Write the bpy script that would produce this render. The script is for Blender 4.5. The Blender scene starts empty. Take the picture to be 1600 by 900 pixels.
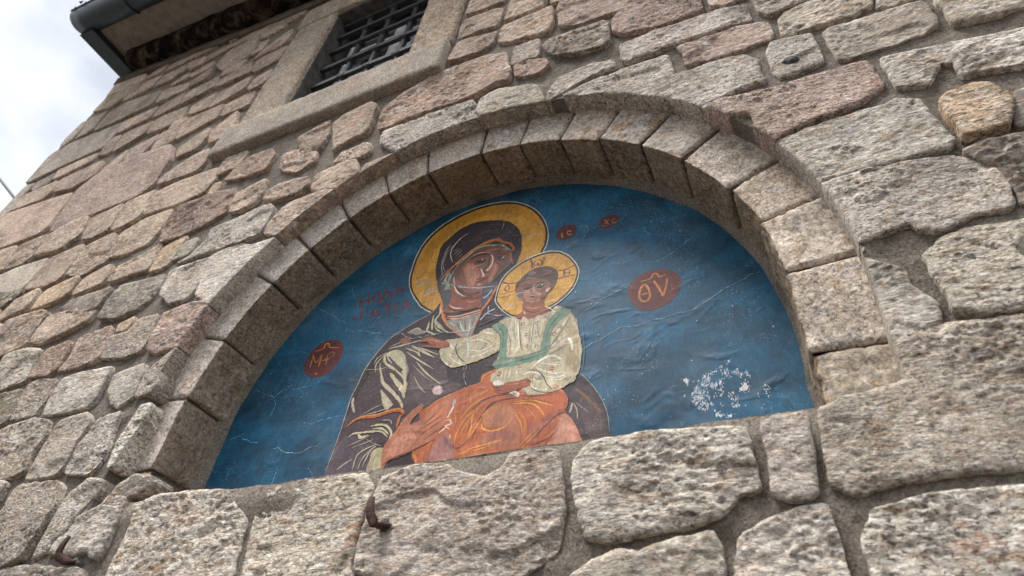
import bpy, math, random
import numpy as np
from mathutils import Vector, Matrix, geometry

# ---------------------------------------------------------------- scene basics
sc = bpy.context.scene
col = sc.collection
HB = 2.25                      # height of the lunette sill above the ground
# wall frame: X along the wall, Y up from the lunette sill, Z out of the wall (metres)
def B(p): return (p[0], -p[2], p[1] + HB)

# camera
CAM = np.array([0.8707992325582288, -0.6407569945971175, 1.0930186250779705])
CROT = np.array([[0.9052162, 0.088052, -0.4157289], [-0.2174321, -0.7445692, -0.6311418], [-0.3651122, 0.6617126, -0.6548508]])         # rows: right, down, forward in the wall frame
cd = bpy.data.cameras.new('camera'); cam = bpy.data.objects.new('camera', cd); col.objects.link(cam)
cd.sensor_width = 36.0; cd.lens = 36.0 * 1014.8277438799029 / 1600.0
cd.clip_start = 0.02; cd.clip_end = 2000
def bv(v): return Vector((v[0], -v[2], v[1]))
rx, dn, fw = bv(CROT[0]), bv(CROT[1]), bv(CROT[2])
m = Matrix((rx, -dn, -fw)).transposed().to_4x4(); m.translation = Vector(B(CAM)); cam.matrix_world = m
cd.dof.use_dof = True; cd.dof.focus_distance = 1.85; cd.dof.aperture_fstop = 4.0
sc.camera = cam

# world: hazy blue sky with broad white cloud, and a very soft sun behind it
SUN_EL, SUN_AZ = math.radians(66), math.radians(-34)   # azimuth from the wall normal, towards the left
w = bpy.data.worlds.new('World'); sc.world = w; w.use_nodes = True
nt = w.node_tree; nt.nodes.clear(); N = nt.nodes.new; L = nt.links.new
out = N('ShaderNodeOutputWorld'); bg = N('ShaderNodeBackground'); sky = N('ShaderNodeTexSky')
sky.sky_type = 'NISHITA'; sky.sun_disc = False; sky.sun_elevation = SUN_EL
sky.sun_rotation = math.radians(180) + SUN_AZ; sky.dust_density = 2.0; sky.altitude = 300
tc = N('ShaderNodeTexCoord'); mp = N('ShaderNodeMapping'); mp.inputs['Scale'].default_value = (1, 1, 1.7)
L(tc.outputs['Generated'], mp.inputs['Vector'])
nz = N('ShaderNodeTexNoise'); nz.inputs['Scale'].default_value = 2.6; nz.inputs['Detail'].default_value = 7
nz.inputs['Roughness'].default_value = 0.52; L(mp.outputs[0], nz.inputs['Vector'])
rp = N('ShaderNodeValToRGB'); rp.color_ramp.elements[0].position = 0.36; rp.color_ramp.elements[1].position = 0.60
rp.color_ramp.elements[0].color = (0.50,)*3 + (1,); rp.color_ramp.elements[1].color = (1, 1, 1, 1)
L(nz.outputs['Fac'], rp.inputs['Fac'])
mx = N('ShaderNodeMix'); mx.data_type = 'RGBA'; L(rp.outputs['Color'], mx.inputs['Factor'])
L(sky.outputs['Color'], mx.inputs['A']); mx.inputs['B'].default_value = (8.2, 8.4, 8.7, 1)
L(mx.outputs['Result'], bg.inputs['Color']); bg.inputs['Strength'].default_value = 0.042
L(bg.outputs[0], out.inputs['Surface'])

sd = bpy.data.lights.new('sun', 'SUN'); sun = bpy.data.objects.new('sun', sd); col.objects.link(sun)
sd.energy = 1.5; sd.angle = math.radians(22); sd.color = (1.0, 0.955, 0.90)
tosun = Vector((math.sin(SUN_AZ) * math.cos(SUN_EL), -math.cos(SUN_AZ) * math.cos(SUN_EL), math.sin(SUN_EL)))
sun.rotation_euler = tosun.to_track_quat('Z', 'Y').to_euler(); sun.location = (0, -6, 9)

sc.view_settings.view_transform = 'Standard'; sc.view_settings.look = 'None'
sc.view_settings.gamma = 1; sc.view_settings.use_curve_mapping = False
sc.view_settings.exposure = 1.88
sc.render.engine = 'CYCLES'
try:
    sc.cycles.max_bounces = 8; sc.cycles.diffuse_bounces = 5
except Exception: pass

rng = np.random.default_rng(7); random.seed(7)

# ---------------------------------------------------------------- helpers
def lin(h, g=1.0):
    o = []
    for i in (0, 2, 4):
        c = int(h[i:i+2], 16) / 255
        c = c / 12.92 if c <= 0.04045 else ((c + 0.055) / 1.055) ** 2.4
        o.append(min(c * g, 0.85))
    return tuple(o) + (1.0,)

def _hash(ix, iy, s):
    h = (ix.astype(np.int64) * 374761393 + iy.astype(np.int64) * 668265263 + s * 1274126177) & 0xffffffff
    h = ((h ^ (h >> 13)) * 1274126177) & 0xffffffff
    return ((h ^ (h >> 16)) & 0xffff) / 65535.0
def vn(x, y, s=0):
    ix = np.floor(x); iy = np.floor(y); fx = x - ix; fy = y - iy
    fx = fx * fx * fx * (fx * (fx * 6 - 15) + 10); fy = fy * fy * fy * (fy * (fy * 6 - 15) + 10)
    a = _hash(ix, iy, s); b = _hash(ix + 1, iy, s); c = _hash(ix, iy + 1, s); d = _hash(ix + 1, iy + 1, s)
    return (a * (1 - fx) + b * fx) * (1 - fy) + (c * (1 - fx) + d * fx) * fy
def facet(x, y, s=0):
    """broken-stone facets: each cell is a small plane with its own tilt"""
    ix = np.floor(x); iy = np.floor(y); best = np.full(x.shape, 9.0); h = np.zeros(x.shape)
    for dx in (-1, 0, 1):
        for dy in (-1, 0, 1):
            cx = ix + dx; cy = iy + dy
            px = cx + _hash(cx, cy, s); py = cy + _hash(cx, cy, s + 1)
            d = (x - px)**2 + (y - py)**2; k = d < best
            hh = (x - px) * (_hash(cx, cy, s + 2) - 0.5) + (y - py) * (_hash(cx, cy, s + 3) - 0.5) + 0.45 * (_hash(cx, cy, s + 4) - 0.5)
            h = np.where(k, hh, h); best = np.where(k, d, best)
    return h
def fbm(x, y, s=0, o=4, g=0.5):
    t = 0; a = 1; n = 0
    for k in range(o):
        t = t + a * (vn(x, y, s + k) - 0.5); n += a; a *= g
        x, y = x * 1.9 + y * 0.6 + 3.1, y * 1.9 - x * 0.6 + 7.7
    return 2 * t / n

def mesh_obj(name, V, F, mat, parent=None, smooth=True, color=None, origin=None, attr=None):
    """V: wall-frame vertices; the object's origin goes to the middle of the piece."""
    V = np.asarray(V, float)
    o = V.mean(0) if origin is None else np.array(origin, float)
    W = V - o; W = np.c_[W[:, 0], -W[:, 2], W[:, 1]]
    me = bpy.data.meshes.new(name); me.from_pydata(W.tolist(), [], [tuple(int(i) for i in f) for f in F])
    if smooth: me.polygons.foreach_set('use_smooth', [True] * len(me.polygons))
    if attr is not None:
        a = me.color_attributes.new('Col', 'FLOAT_COLOR', 'POINT'); a.data.foreach_set('color', np.asarray(attr, np.float32).ravel())
    me.update()
    ob = bpy.data.objects.new(name, me); col.objects.link(ob)
    if mat: me.materials.append(mat)
    loc = Vector(B(o))
    if parent is not None:
        ob.parent = parent; pl = parent['_w'] if '_w' in parent else parent.location
        loc = loc - WORLD[parent.name]
    ob.location = loc; WORLD[ob.name] = Vector(B(o))
    if color is not None: ob.color = color
    return ob
WORLD = {}
def thing(name, label, cat, p, group=None):
    o = bpy.data.objects.new(name, None); col.objects.link(o); o.empty_display_size = 0.1
    o.location = B(p); WORLD[o.name] = Vector(B(p)); o['label'] = label; o['category'] = cat
    if group: o['group'] = group
    return o
def tag(o, label, cat, group=None):
    o['label'] = label; o['category'] = cat
    if group: o['group'] = group
    return o

def inside(P, poly):
    x, y = P[:, 0], P[:, 1]; r = np.zeros(len(P), bool)
    for (x0, y0), (x1, y1) in zip(poly, np.roll(poly, -1, 0)):
        if y0 == y1: continue
        c = (y0 > y) != (y1 > y); r ^= c & (x < (x1 - x0) * (y - y0) / (y1 - y0) + x0)
    return r
def edist(P, poly):
    A = poly; D = np.roll(poly, -1, 0) - A; best = np.full(len(P), 9e9)
    for a, d in zip(A, D):
        q = P - a; t = np.clip((q @ d) / max(d @ d, 1e-12), 0, 1); e = q - t[:, None] * d
        best = np.minimum(best, (e * e).sum(1))
    return np.sqrt(best)
def resample(poly, s):
    P = np.vstack([poly, poly[:1]]); d = np.r_[0, np.cumsum(np.hypot(*np.diff(P, axis=0).T))]
    n = max(8, int(d[-1] / s)); t = np.linspace(0, d[-1], n, endpoint=False)
    return np.c_[np.interp(t, d, P[:, 0]), np.interp(t, d, P[:, 1])]
def edgesplit(poly, s):
    o = []
    for a, b in zip(poly, np.roll(poly, -1, 0)):
        n = max(1, int(round(math.hypot(*(b - a)) / s)))
        for k in range(n): o.append(a + (b - a) * k / n)
    o = np.array(o); k = np.hypot(*(o - np.roll(o, 1, 0)).T) > 0.25 * s; return o[k]
def chaikin(P, closed=True, k=2, q=0.25):
    for _ in range(k):
        if closed:
            Nx = np.roll(P, -1, 0); P = np.stack([P * (1 - q) + Nx * q, P * q + Nx * (1 - q)], 1).reshape(-1, 2)
        else:
            a, b = P[:-1], P[1:]; P = np.vstack([P[:1], np.stack([a * (1 - q) + b * q, a * q + b * (1 - q)], 1).reshape(-1, 2), P[-1:]])
    return P
def cdt(pts, loops, keep):
    """Delaunay triangles of pts with the loops (index lists) as edges, kept where keep(centroids)."""
    E = [(l[i], l[(i + 1) % len(l)]) for l in loops for i in range(len(l))]
    v, e, f, *_ = geometry.delaunay_2d_cdt([Vector(p) for p in pts.tolist()], E, [], 0, 1e-7)
    v = np.array([(a[0], a[1]) for a in v]); f = np.array([t for t in f if len(t) == 3])
    c = v[f].mean(1); f = f[keep(c)]
    a, b, c2 = v[f[:, 0]], v[f[:, 1]], v[f[:, 2]]
    cr = (b[:, 0] - a[:, 0]) * (c2[:, 1] - a[:, 1]) - (b[:, 1] - a[:, 1]) * (c2[:, 0] - a[:, 0])
    f[cr < 0] = f[cr < 0][:, ::-1]
    return v, f[np.abs(cr) > 1e-10]

# ---------------------------------------------------------------- materials
def new_mat(name):
    mt = bpy.data.materials.new(name); mt.use_nodes = True; t = mt.node_tree; t.nodes.clear()
    o = t.nodes.new('ShaderNodeOutputMaterial'); p = t.nodes.new('ShaderNodeBsdfPrincipled')
    t.links.new(p.outputs[0], o.inputs['Surface']); return mt, t, p
class G:
    """tiny node builder"""
    def __init__(s, t): s.t = t
    def n(s, ty, **kw):
        x = s.t.nodes.new(ty)
        for k, v in kw.items(): setattr(x, k, v)
        return x
    def noise(s, vec, scale, detail=4, rough=0.5, dist=0.0):
        x = s.n('ShaderNodeTexNoise'); x.inputs['Scale'].default_value = scale; x.inputs['Detail'].default_value = detail
        x.inputs['Roughness'].default_value = rough; x.inputs['Distortion'].default_value = dist
        s.t.links.new(vec, x.inputs['Vector']); return x.outputs['Fac']
    def ramp(s, fac, a, b, ca=0.0, cb=1.0):
        x = s.n('ShaderNodeMapRange'); x.inputs['From Min'].default_value = a; x.inputs['From Max'].default_value = b
        x.inputs['To Min'].default_value = ca; x.inputs['To Max'].default_value = cb; x.interpolation_type = 'SMOOTHSTEP'
        s.t.links.new(fac, x.inputs['Value']); return x.outputs['Result']
    def math(s, op, a, b):
        x = s.n('ShaderNodeMath', operation=op)
        for i, v in enumerate((a, b)):
            if isinstance(v, (int, float)): x.inputs[i].default_value = v
            else: s.t.links.new(v, x.inputs[i])
        return x.outputs[0]
    def mix(s, fac, a, b, mode='MIX'):
        x = s.n('ShaderNodeMix', data_type='RGBA', blend_type=mode)
        for k, v in (('Factor', fac), ('A', a), ('B', b)):
            if isinstance(v, (int, float)): x.inputs[k].default_value = v
            elif isinstance(v, tuple): x.inputs[k].default_value = v
            else: s.t.links.new(v, x.inputs[k])
        return x.outputs['Result']
    def scalecol(s, c, f):
        x = s.n('ShaderNodeVectorMath', operation='SCALE')
        s.t.links.new(c, x.inputs[0]); s.t.links.new(f, x.inputs['Scale']); return x.outputs[0]
    def bump(s, h, strength, dist, nrm=None):
        x = s.n('ShaderNodeBump'); x.inputs['Strength'].default_value = strength; x.inputs['Distance'].default_value = dist
        s.t.links.new(h, x.inputs['Height'])
        if nrm is not None: s.t.links.new(nrm, x.inputs['Normal'])
        return x.outputs[0]
    def pos(s, scale=(1, 1, 1), rand=0.0):
        g = s.n('ShaderNodeNewGeometry'); m = s.n('ShaderNodeMapping'); m.inputs['Scale'].default_value = scale
        s.t.links.new(g.outputs['Position'], m.inputs['Vector']); o = m.outputs[0]
        if rand:
            oi = s.n('ShaderNodeObjectInfo'); cb = s.n('ShaderNodeVectorMath', operation='SCALE'); cb.inputs[0].default_value = (rand, rand * 1.7, rand * 0.6)
            s.t.links.new(oi.outputs['Random'], cb.inputs['Scale']); ad = s.n('ShaderNodeVectorMath', operation='ADD')
            s.t.links.new(o, ad.inputs[0]); s.t.links.new(cb.outputs[0], ad.inputs[1]); o = ad.outputs[0]
        return o

def stone_material(name, speck=1.0, bed=(0.75, 1, 1.9), fixed=None, dirt=0.5, light=0.55, bump=1.0):
    mt, t, p = new_mat(name); g = G(t)
    oi_ = g.n('ShaderNodeObjectInfo'); wn = g.n('ShaderNodeTexWhiteNoise', noise_dimensions='1D'); t.links.new(oi_.outputs['Random'], wn.inputs['W'])
    v = g.scalecol(g.pos(bed, 40.0), g.ramp(oi_.outputs['Random'], 0, 1, 0.75, 1.45)); v1 = g.pos((1, 1, 1), 17.0); vary = g.ramp(wn.outputs['Value'], 0, 1, 0.25, 1.0)
    if fixed: base = g.n('ShaderNodeRGB'); base.outputs[0].default_value = fixed; base = base.outputs[0]
    else: base = g.n('ShaderNodeObjectInfo').outputs['Color']
    c = g.scalecol(base, g.ramp(g.noise(v1, 7, 5, 0.6), 0.30, 0.70, 0.80, 1.16))
    c = g.mix(g.ramp(g.noise(v1, 12, 4, 0.6, 0.4), 0.52, 0.68, 0, 0.40), c, lin('b39678'))
    c = g.mix(g.ramp(g.noise(v, 30, 5, 0.7, 0.9), 0.53, 0.60, 0, light), c, lin('ebe6de'))
    vo = g.n('ShaderNodeVectorMath', operation='ADD'); vo.inputs[1].default_value = (5.3, 2.1, 8.8); t.links.new(v, vo.inputs[0]); v2 = vo.outputs[0]
    c = g.mix(g.ramp(g.noise(v2, 27, 5, 0.7, 1.1), 0.54, 0.61, 0, 0.62), c, lin('9a7c5c'))
    c = g.mix(g.ramp(g.noise(v2, 17, 5, 0.68, 0.8), 0.56, 0.64, 0, 0.45), c, lin('9a9ba0'))
    c = g.mix(g.ramp(g.noise(v2, 44, 5, 0.72, 1.2), 0.56, 0.62, 0, 0.5), c, lin('6a6058'))
    grain = g.noise(v, 85, 5, 0.75, 0.5)
    c = g.scalecol(c, g.ramp(grain, 0.32, 0.68, 0.58, 1.34))
    # grey weathering crust in patches, broken up by the grain
    crust = g.math('MULTIPLY', g.ramp(g.noise(v1, 4.5, 6, 0.65, 0.3), 0.48, 0.62, 0, dirt), g.ramp(g.noise(v, 55, 5, 0.7), 0.40, 0.58))
    c = g.mix(crust, c, lin('48433d'))
    # dark specks and pores
    s1 = g.ramp(g.noise(v, 105, 3, 0.6, 0.8), 0.555, 0.63, 0, 0.76 * speck)
    s2 = g.ramp(g.noise(v1, 210, 2, 0.5), 0.59, 0.67, 0, 0.6 * speck)
    s1 = g.math('MULTIPLY', s1, vary); s2 = g.math('MULTIPLY', s2, vary)
    c = g.mix(s1, c, lin('352f29')); c = g.mix(s2, c, lin('463c34'))
    s3 = g.ramp(g.noise(v, 48, 4, 0.65, 0.7), 0.575, 0.64, 0, 0.52 * speck)
    c = g.mix(g.math('MULTIPLY', s3, vary), c, lin('3f3831'))
    # rusty stains, rare
    rust = g.math('MULTIPLY', g.ramp(g.noise(v1, 3.1, 3, 0.5), 0.62, 0.70, 0, 0.6), g.ramp(g.noise(v, 40, 4, 0.6), 0.5, 0.62))
    c = g.mix(rust, c, lin('a8694c'))
    t.links.new(c, p.inputs['Base Color']); p.inputs['Roughness'].default_value = 0.93
    p.inputs['Specular IOR Level'].default_value = 0.18
    h = g.math('ADD', g.math('MULTIPLY', g.noise(v, 60, 6, 0.7), 1.0), g.math('MULTIPLY', s1, -0.35))
    nb = g.bump(h, 0.8 * bump, 0.012); nb = g.bump(grain, 0.5 * bump, 0.006, nb)
    t.links.new(nb, p.inputs['Normal']); return mt

M_STONE = stone_material('rubble_stone')
def soffit_tint(mt):
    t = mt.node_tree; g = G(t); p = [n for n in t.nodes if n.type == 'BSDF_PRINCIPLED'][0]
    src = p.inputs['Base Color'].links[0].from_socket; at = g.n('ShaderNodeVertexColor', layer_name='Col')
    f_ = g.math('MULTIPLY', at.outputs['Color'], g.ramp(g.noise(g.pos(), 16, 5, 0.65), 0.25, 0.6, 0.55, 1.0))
    t.links.new(g.mix(f_, src, (0.66, 0.59, 0.49, 1), 'MULTIPLY'), p.inputs['Base Color'])  # browns and darkens the stone by the soffit weight in Col
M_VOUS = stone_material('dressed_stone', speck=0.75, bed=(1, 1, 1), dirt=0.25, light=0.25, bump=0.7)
soffit_tint(M_VOUS)
M_FRAME = stone_material('window_stone', speck=0.9, bed=(1, 1, 1), dirt=0.15, light=0.2, bump=0.4)

def mortar_material(name, c0, c1):
    mt, t, p = new_mat(name); g = G(t); v = g.pos()
    c = g.mix(g.ramp(g.noise(v, 9, 6, 0.6), 0.3, 0.7), lin(c0), lin(c1))
    c = g.scalecol(c, g.ramp(g.noise(v, 160, 4, 0.7), 0.3, 0.7, 0.62, 1.32))
    c = g.mix(g.ramp(g.noise(v, 260, 2, 0.5), 0.62, 0.68, 0, 0.6), c, lin('b4a898'))
    c = g.mix(g.ramp(g.noise(v, 60, 5, 0.7, 1.0), 0.56, 0.64, 0, 0.55), c, lin('3c362f'))
    c = g.mix(g.ramp(g.noise(v, 3.3, 5, 0.6), 0.56, 0.70, 0, 0.6), c, lin('4c473f'))
    t.links.new(c, p.inputs['Base Color']); p.inputs['Roughness'].default_value = 0.95; p.inputs['Specular IOR Level'].default_value = 0.15
    nb = g.bump(g.noise(v, 45, 7, 0.72), 0.9, 0.018); nb = g.bump(g.noise(v, 240, 3, 0.6), 0.6, 0.005, nb)
    t.links.new(nb, p.inputs['Normal']); return mt
M_MORTAR = mortar_material('lime_mortar', '6e665e', '8a8177')
M_MORTAR_D = mortar_material('joint_mortar', '5c5248', '786c60')
M_PLASTER = mortar_material('fillet_plaster', '7d756b', '968d82')

def simple_mat(name, c, rough=0.6, metal=0.0, spec=0.5, var=0.2, scale=20, bump=0.0):
    mt, t, p = new_mat(name); g = G(t); v = g.pos()
    rgb = g.n('ShaderNodeRGB'); rgb.outputs[0].default_value = c
    cc = g.scalecol(rgb.outputs[0], g.ramp(g.noise(v, scale, 5, 0.6), 0.3, 0.7, 1 - var, 1 + var))
    t.links.new(cc, p.inputs['Base Color']); p.inputs['Roughness'].default_value = rough; p.inputs['Metallic'].default_value = metal
    p.inputs['Specular IOR Level'].default_value = spec
    if bump: t.links.new(g.bump(g.noise(v, scale * 2, 5, 0.6), bump, 0.01), p.inputs['Normal'])
    return mt
M_IRON = simple_mat('black_iron', lin('2c2e30'), 0.55, 0.0, 0.4, 0.3, 60, 0.3)
M_RUST = simple_mat('rusted_iron', lin('4a332c'), 0.8, 0.0, 0.3, 0.45, 45, 0.5)
M_LEAD = simple_mat('lead_plug', lin('5c5c60'), 0.75, 0.0, 0.3, 0.45, 90, 0.8)
M_GUTTER = simple_mat('gutter_metal', lin('3b4852'), 0.45, 0.3, 0.5, 0.15, 6)
M_CONC = simple_mat('soffit_concrete', lin('8d8780'), 0.95, 0, 0.1, 0.2, 14, 0.5)
M_REVEAL = simple_mat('reveal_plaster', lin('4c4946'), 0.9, 0, 0.2, 0.35, 22, 0.6)
M_WOOD = simple_mat('window_paint', lin('e6e4e6'), 0.5, 0, 0.4, 0.08, 12)
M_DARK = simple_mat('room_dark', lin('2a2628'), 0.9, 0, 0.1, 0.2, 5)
M_CURTAIN = simple_mat('curtain', lin('6d5f70'), 0.9, 0, 0.1, 0.2, 9)
M_ROOF = simple_mat('roof_tile', lin('7a4c3a'), 0.9, 0, 0.2, 0.25, 8, 0.3)
M_GROUND = simple_mat('paving', lin('4d463f'), 0.9, 0, 0.2, 0.15, 1.5, 0.2)
M_CABLE = simple_mat('cable_rubber', lin('23262a'), 0.6)
mt, t, p = new_mat('window_glass'); g = G(t)
p.inputs['Base Color'].default_value = (0.02, 0.025, 0.03, 1); p.inputs['Roughness'].default_value = 0.05; p.inputs['Specular IOR Level'].default_value = 1.0; p.inputs['IOR'].default_value = 2.3
M_GLASS = mt
mt, t, p = new_mat('pale_glint_glass'); g = G(t)
c = g.mix(g.ramp(g.noise(g.pos((9, 9, 1.2)), 3.0, 3, 0.5), 0.42, 0.58), lin('5c6078'), lin('dfe2ec')); t.links.new(c, p.inputs['Base Color'])  # pale streaks in the pane colour stand in for bright glints on the glass
p.inputs['Roughness'].default_value = 0.08; p.inputs['Specular IOR Level'].default_value = 0.8; M_GLINT = mt
# sooty cornice: bare render with a black crust that has its own outline
mt, t, p = new_mat('sooty_render'); g = G(t); v = g.pos()
c = g.mix(g.ramp(g.noise(v, 5, 5, 0.6), 0.3, 0.7), lin('6a5c50'), lin('4a4038'))
c = g.mix(g.ramp(g.noise(v, 7, 6, 0.68, 0.5), 0.36, 0.56), c, lin('1a1512')); t.links.new(c, p.inputs['Base Color'])
p.inputs['Roughness'].default_value = 1; p.inputs['Specular IOR Level'].default_value = 0.05
t.links.new(g.bump(g.noise(v, 40, 6, 0.7), 0.8, 0.02), p.inputs['Normal']); M_SOOT = mt

def paint_finish(g, t, p, c, wear=1.0):
    v = g.pos()
    # chalky bloom, fine flaking to the white ground, and the buckled plaster below the paint
    c = g.scalecol(c, g.ramp(g.noise(g.pos((1, 1, 0.45)), 60, 6, 0.72, 1.2), 0.3, 0.7, 0.70, 1.24))
    c = g.scalecol(c, g.ramp(g.noise(v, 9, 5, 0.6), 0.3, 0.7, 0.84, 1.12))
    c = g.mix(g.math('MULTIPLY', g.ramp(g.noise(v, 130, 4, 0.7), 0.52, 0.62), g.ramp(g.noise(v, 8, 4, 0.6), 0.45, 0.62, 0, 0.5 * wear)), c, lin('2c2a30'))
    c = g.mix(g.ramp(g.noise(v, 6, 6, 0.65), 0.5, 0.75, 0, 0.10 * wear), c, lin('a9a4a6'))
    c = g.mix(g.math('MULTIPLY', g.ramp(g.noise(v, 310, 2, 0.5), 0.69, 0.72), g.ramp(g.noise(v, 4.2, 3, 0.5), 0.48, 0.62, 0, 0.8 * wear)), c, lin('d6dade'))
    t.links.new(c, p.inputs['Base Color']); p.inputs['Roughness'].default_value = 0.55
    p.inputs['Specular IOR Level'].default_value = 0.30
    vb = g.pos((9, 9, 15)); rip = g.ramp(g.noise(vb, 1.0, 2, 0.5, 0.6), 0.52, 0.78)
    nb = g.bump(rip, 0.20, 0.010); nb = g.bump(g.noise(v, 30, 3, 0.5), 0.08, 0.004, nb)
    nb = g.bump(g.noise(v, 300, 3, 0.6), 0.10, 0.002, nb)
    t.links.new(nb, p.inputs['Normal'])
mt, t, p = new_mat('blue_ground_paint'); g = G(t); v = g.pos((1, 1, 2.2))
c = g.mix(g.ramp(g.noise(v, 3.0, 6, 0.62, 0.3), 0.3, 0.7), lin('0a3c54'), lin('185d7e'))
c = g.mix(g.ramp(g.noise(v, 11, 5, 0.7, 0.5), 0.52, 0.72, 0, 0.5), c, lin('0a3148'))
c = g.mix(g.ramp(g.noise(v, 21, 5, 0.65, 0.8), 0.63, 0.74, 0, 0.45), c, lin('6a86a0'))
c = g.mix(g.ramp(g.noise(g.pos(), 2.2, 5, 0.6, 0.5), 0.48, 0.7, 0, 0.22), c, lin('5a8098'))
paint_finish(g, t, p, c, 1.0); M_BLUE = mt
mt, t, p = new_mat('icon_paint'); g = G(t)
at = g.n('ShaderNodeVertexColor', layer_name='Col'); paint_finish(g, t, p, at.outputs['Color'], 0.9); M_PAINT = mt

# ---------------------------------------------------------------- ground
gs = 600.0
gr = mesh_obj('ground', [(-gs, -HB, -gs), (gs, -HB, -gs), (gs, -HB, gs), (-gs, -HB, gs)], [(0, 3, 2, 1)], M_GROUND, smooth=False)
gr['kind'] = 'structure'

# ---------------------------------------------------------------- the wall
XL, XR, YT, YB = -3.70, 3.2, 4.1, -HB
R_IN, R_HOOD, ACY = 0.902, 1.056, 0.2992
Z_RING, Z_PAINT = -0.052, -0.240
WIN = (-1.170, -0.428, 2.065, 3.115)          # window opening
FRAME = (-1.472, -0.190, 1.825, 3.40)
def arch_loop(R, n=72, yb=0.0):
    a = np.linspace(0, math.pi, n)
    return np.vstack([[R, yb], np.c_[R * np.cos(a), ACY + R * np.sin(a)], [-R, yb]])
wall = thing('stone_wall', 'weathered wall of rough tan and grey stones with a round-arched niche', 'wall', (-0.5, -HB, 0))
def r_hood(th): return np.interp(th, [-0.4, 0.0, 0.5, 2.3, 2.75, 3.0, 3.6], [1.036, 1.046, 1.050, 1.046, 1.036, 1.018, 1.004])
def hood_polar(P):
    a = np.arctan2(P[:, 1] - ACY, P[:, 0]); r = np.hypot(P[:, 0], P[:, 1] - ACY)
    lo_ = P[:, 1] < ACY; r = np.where(lo_, np.abs(P[:, 0]), r)
    a = np.where(lo_, np.where(P[:, 0] > 0, (P[:, 1] - ACY) / R_IN, math.pi - (P[:, 1] - ACY) / R_IN), a)
    return a, r
def hood_set(P, a, R):
    Q = P.copy(); up = P[:, 1] >= ACY
    Q[up] = np.c_[R[up] * np.cos(a[up]), ACY + R[up] * np.sin(a[up])]; Q[~up, 0] = np.sign(P[~up, 0]) * R[~up]; return Q
def snap_hood(P, tol):
    """dress stone outlines that reach the niche to one clean arch line"""
    a, r = hood_polar(P); R = r_hood(a); k = (r < R + tol) & (r > R - 0.06) & (P[:, 1] > np.where(P[:, 0] < 0, 0.46, 0.03))
    Q = P.copy(); Q[k] = hood_set(P[k], a[k], R[k]); return Q
SL = -0.193
def EAVE(x):
    u_ = x + 3.72
    if u_ < 1.8: return SL * u_
    return SL * (1.8 + 0.5 * (1 - math.exp(-(u_ - 1.8) / 0.5)))
def depth_of(x, y): return math.sqrt((x - CAM[0])**2 + (y - CAM[1])**2 + CAM[2]**2)

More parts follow.
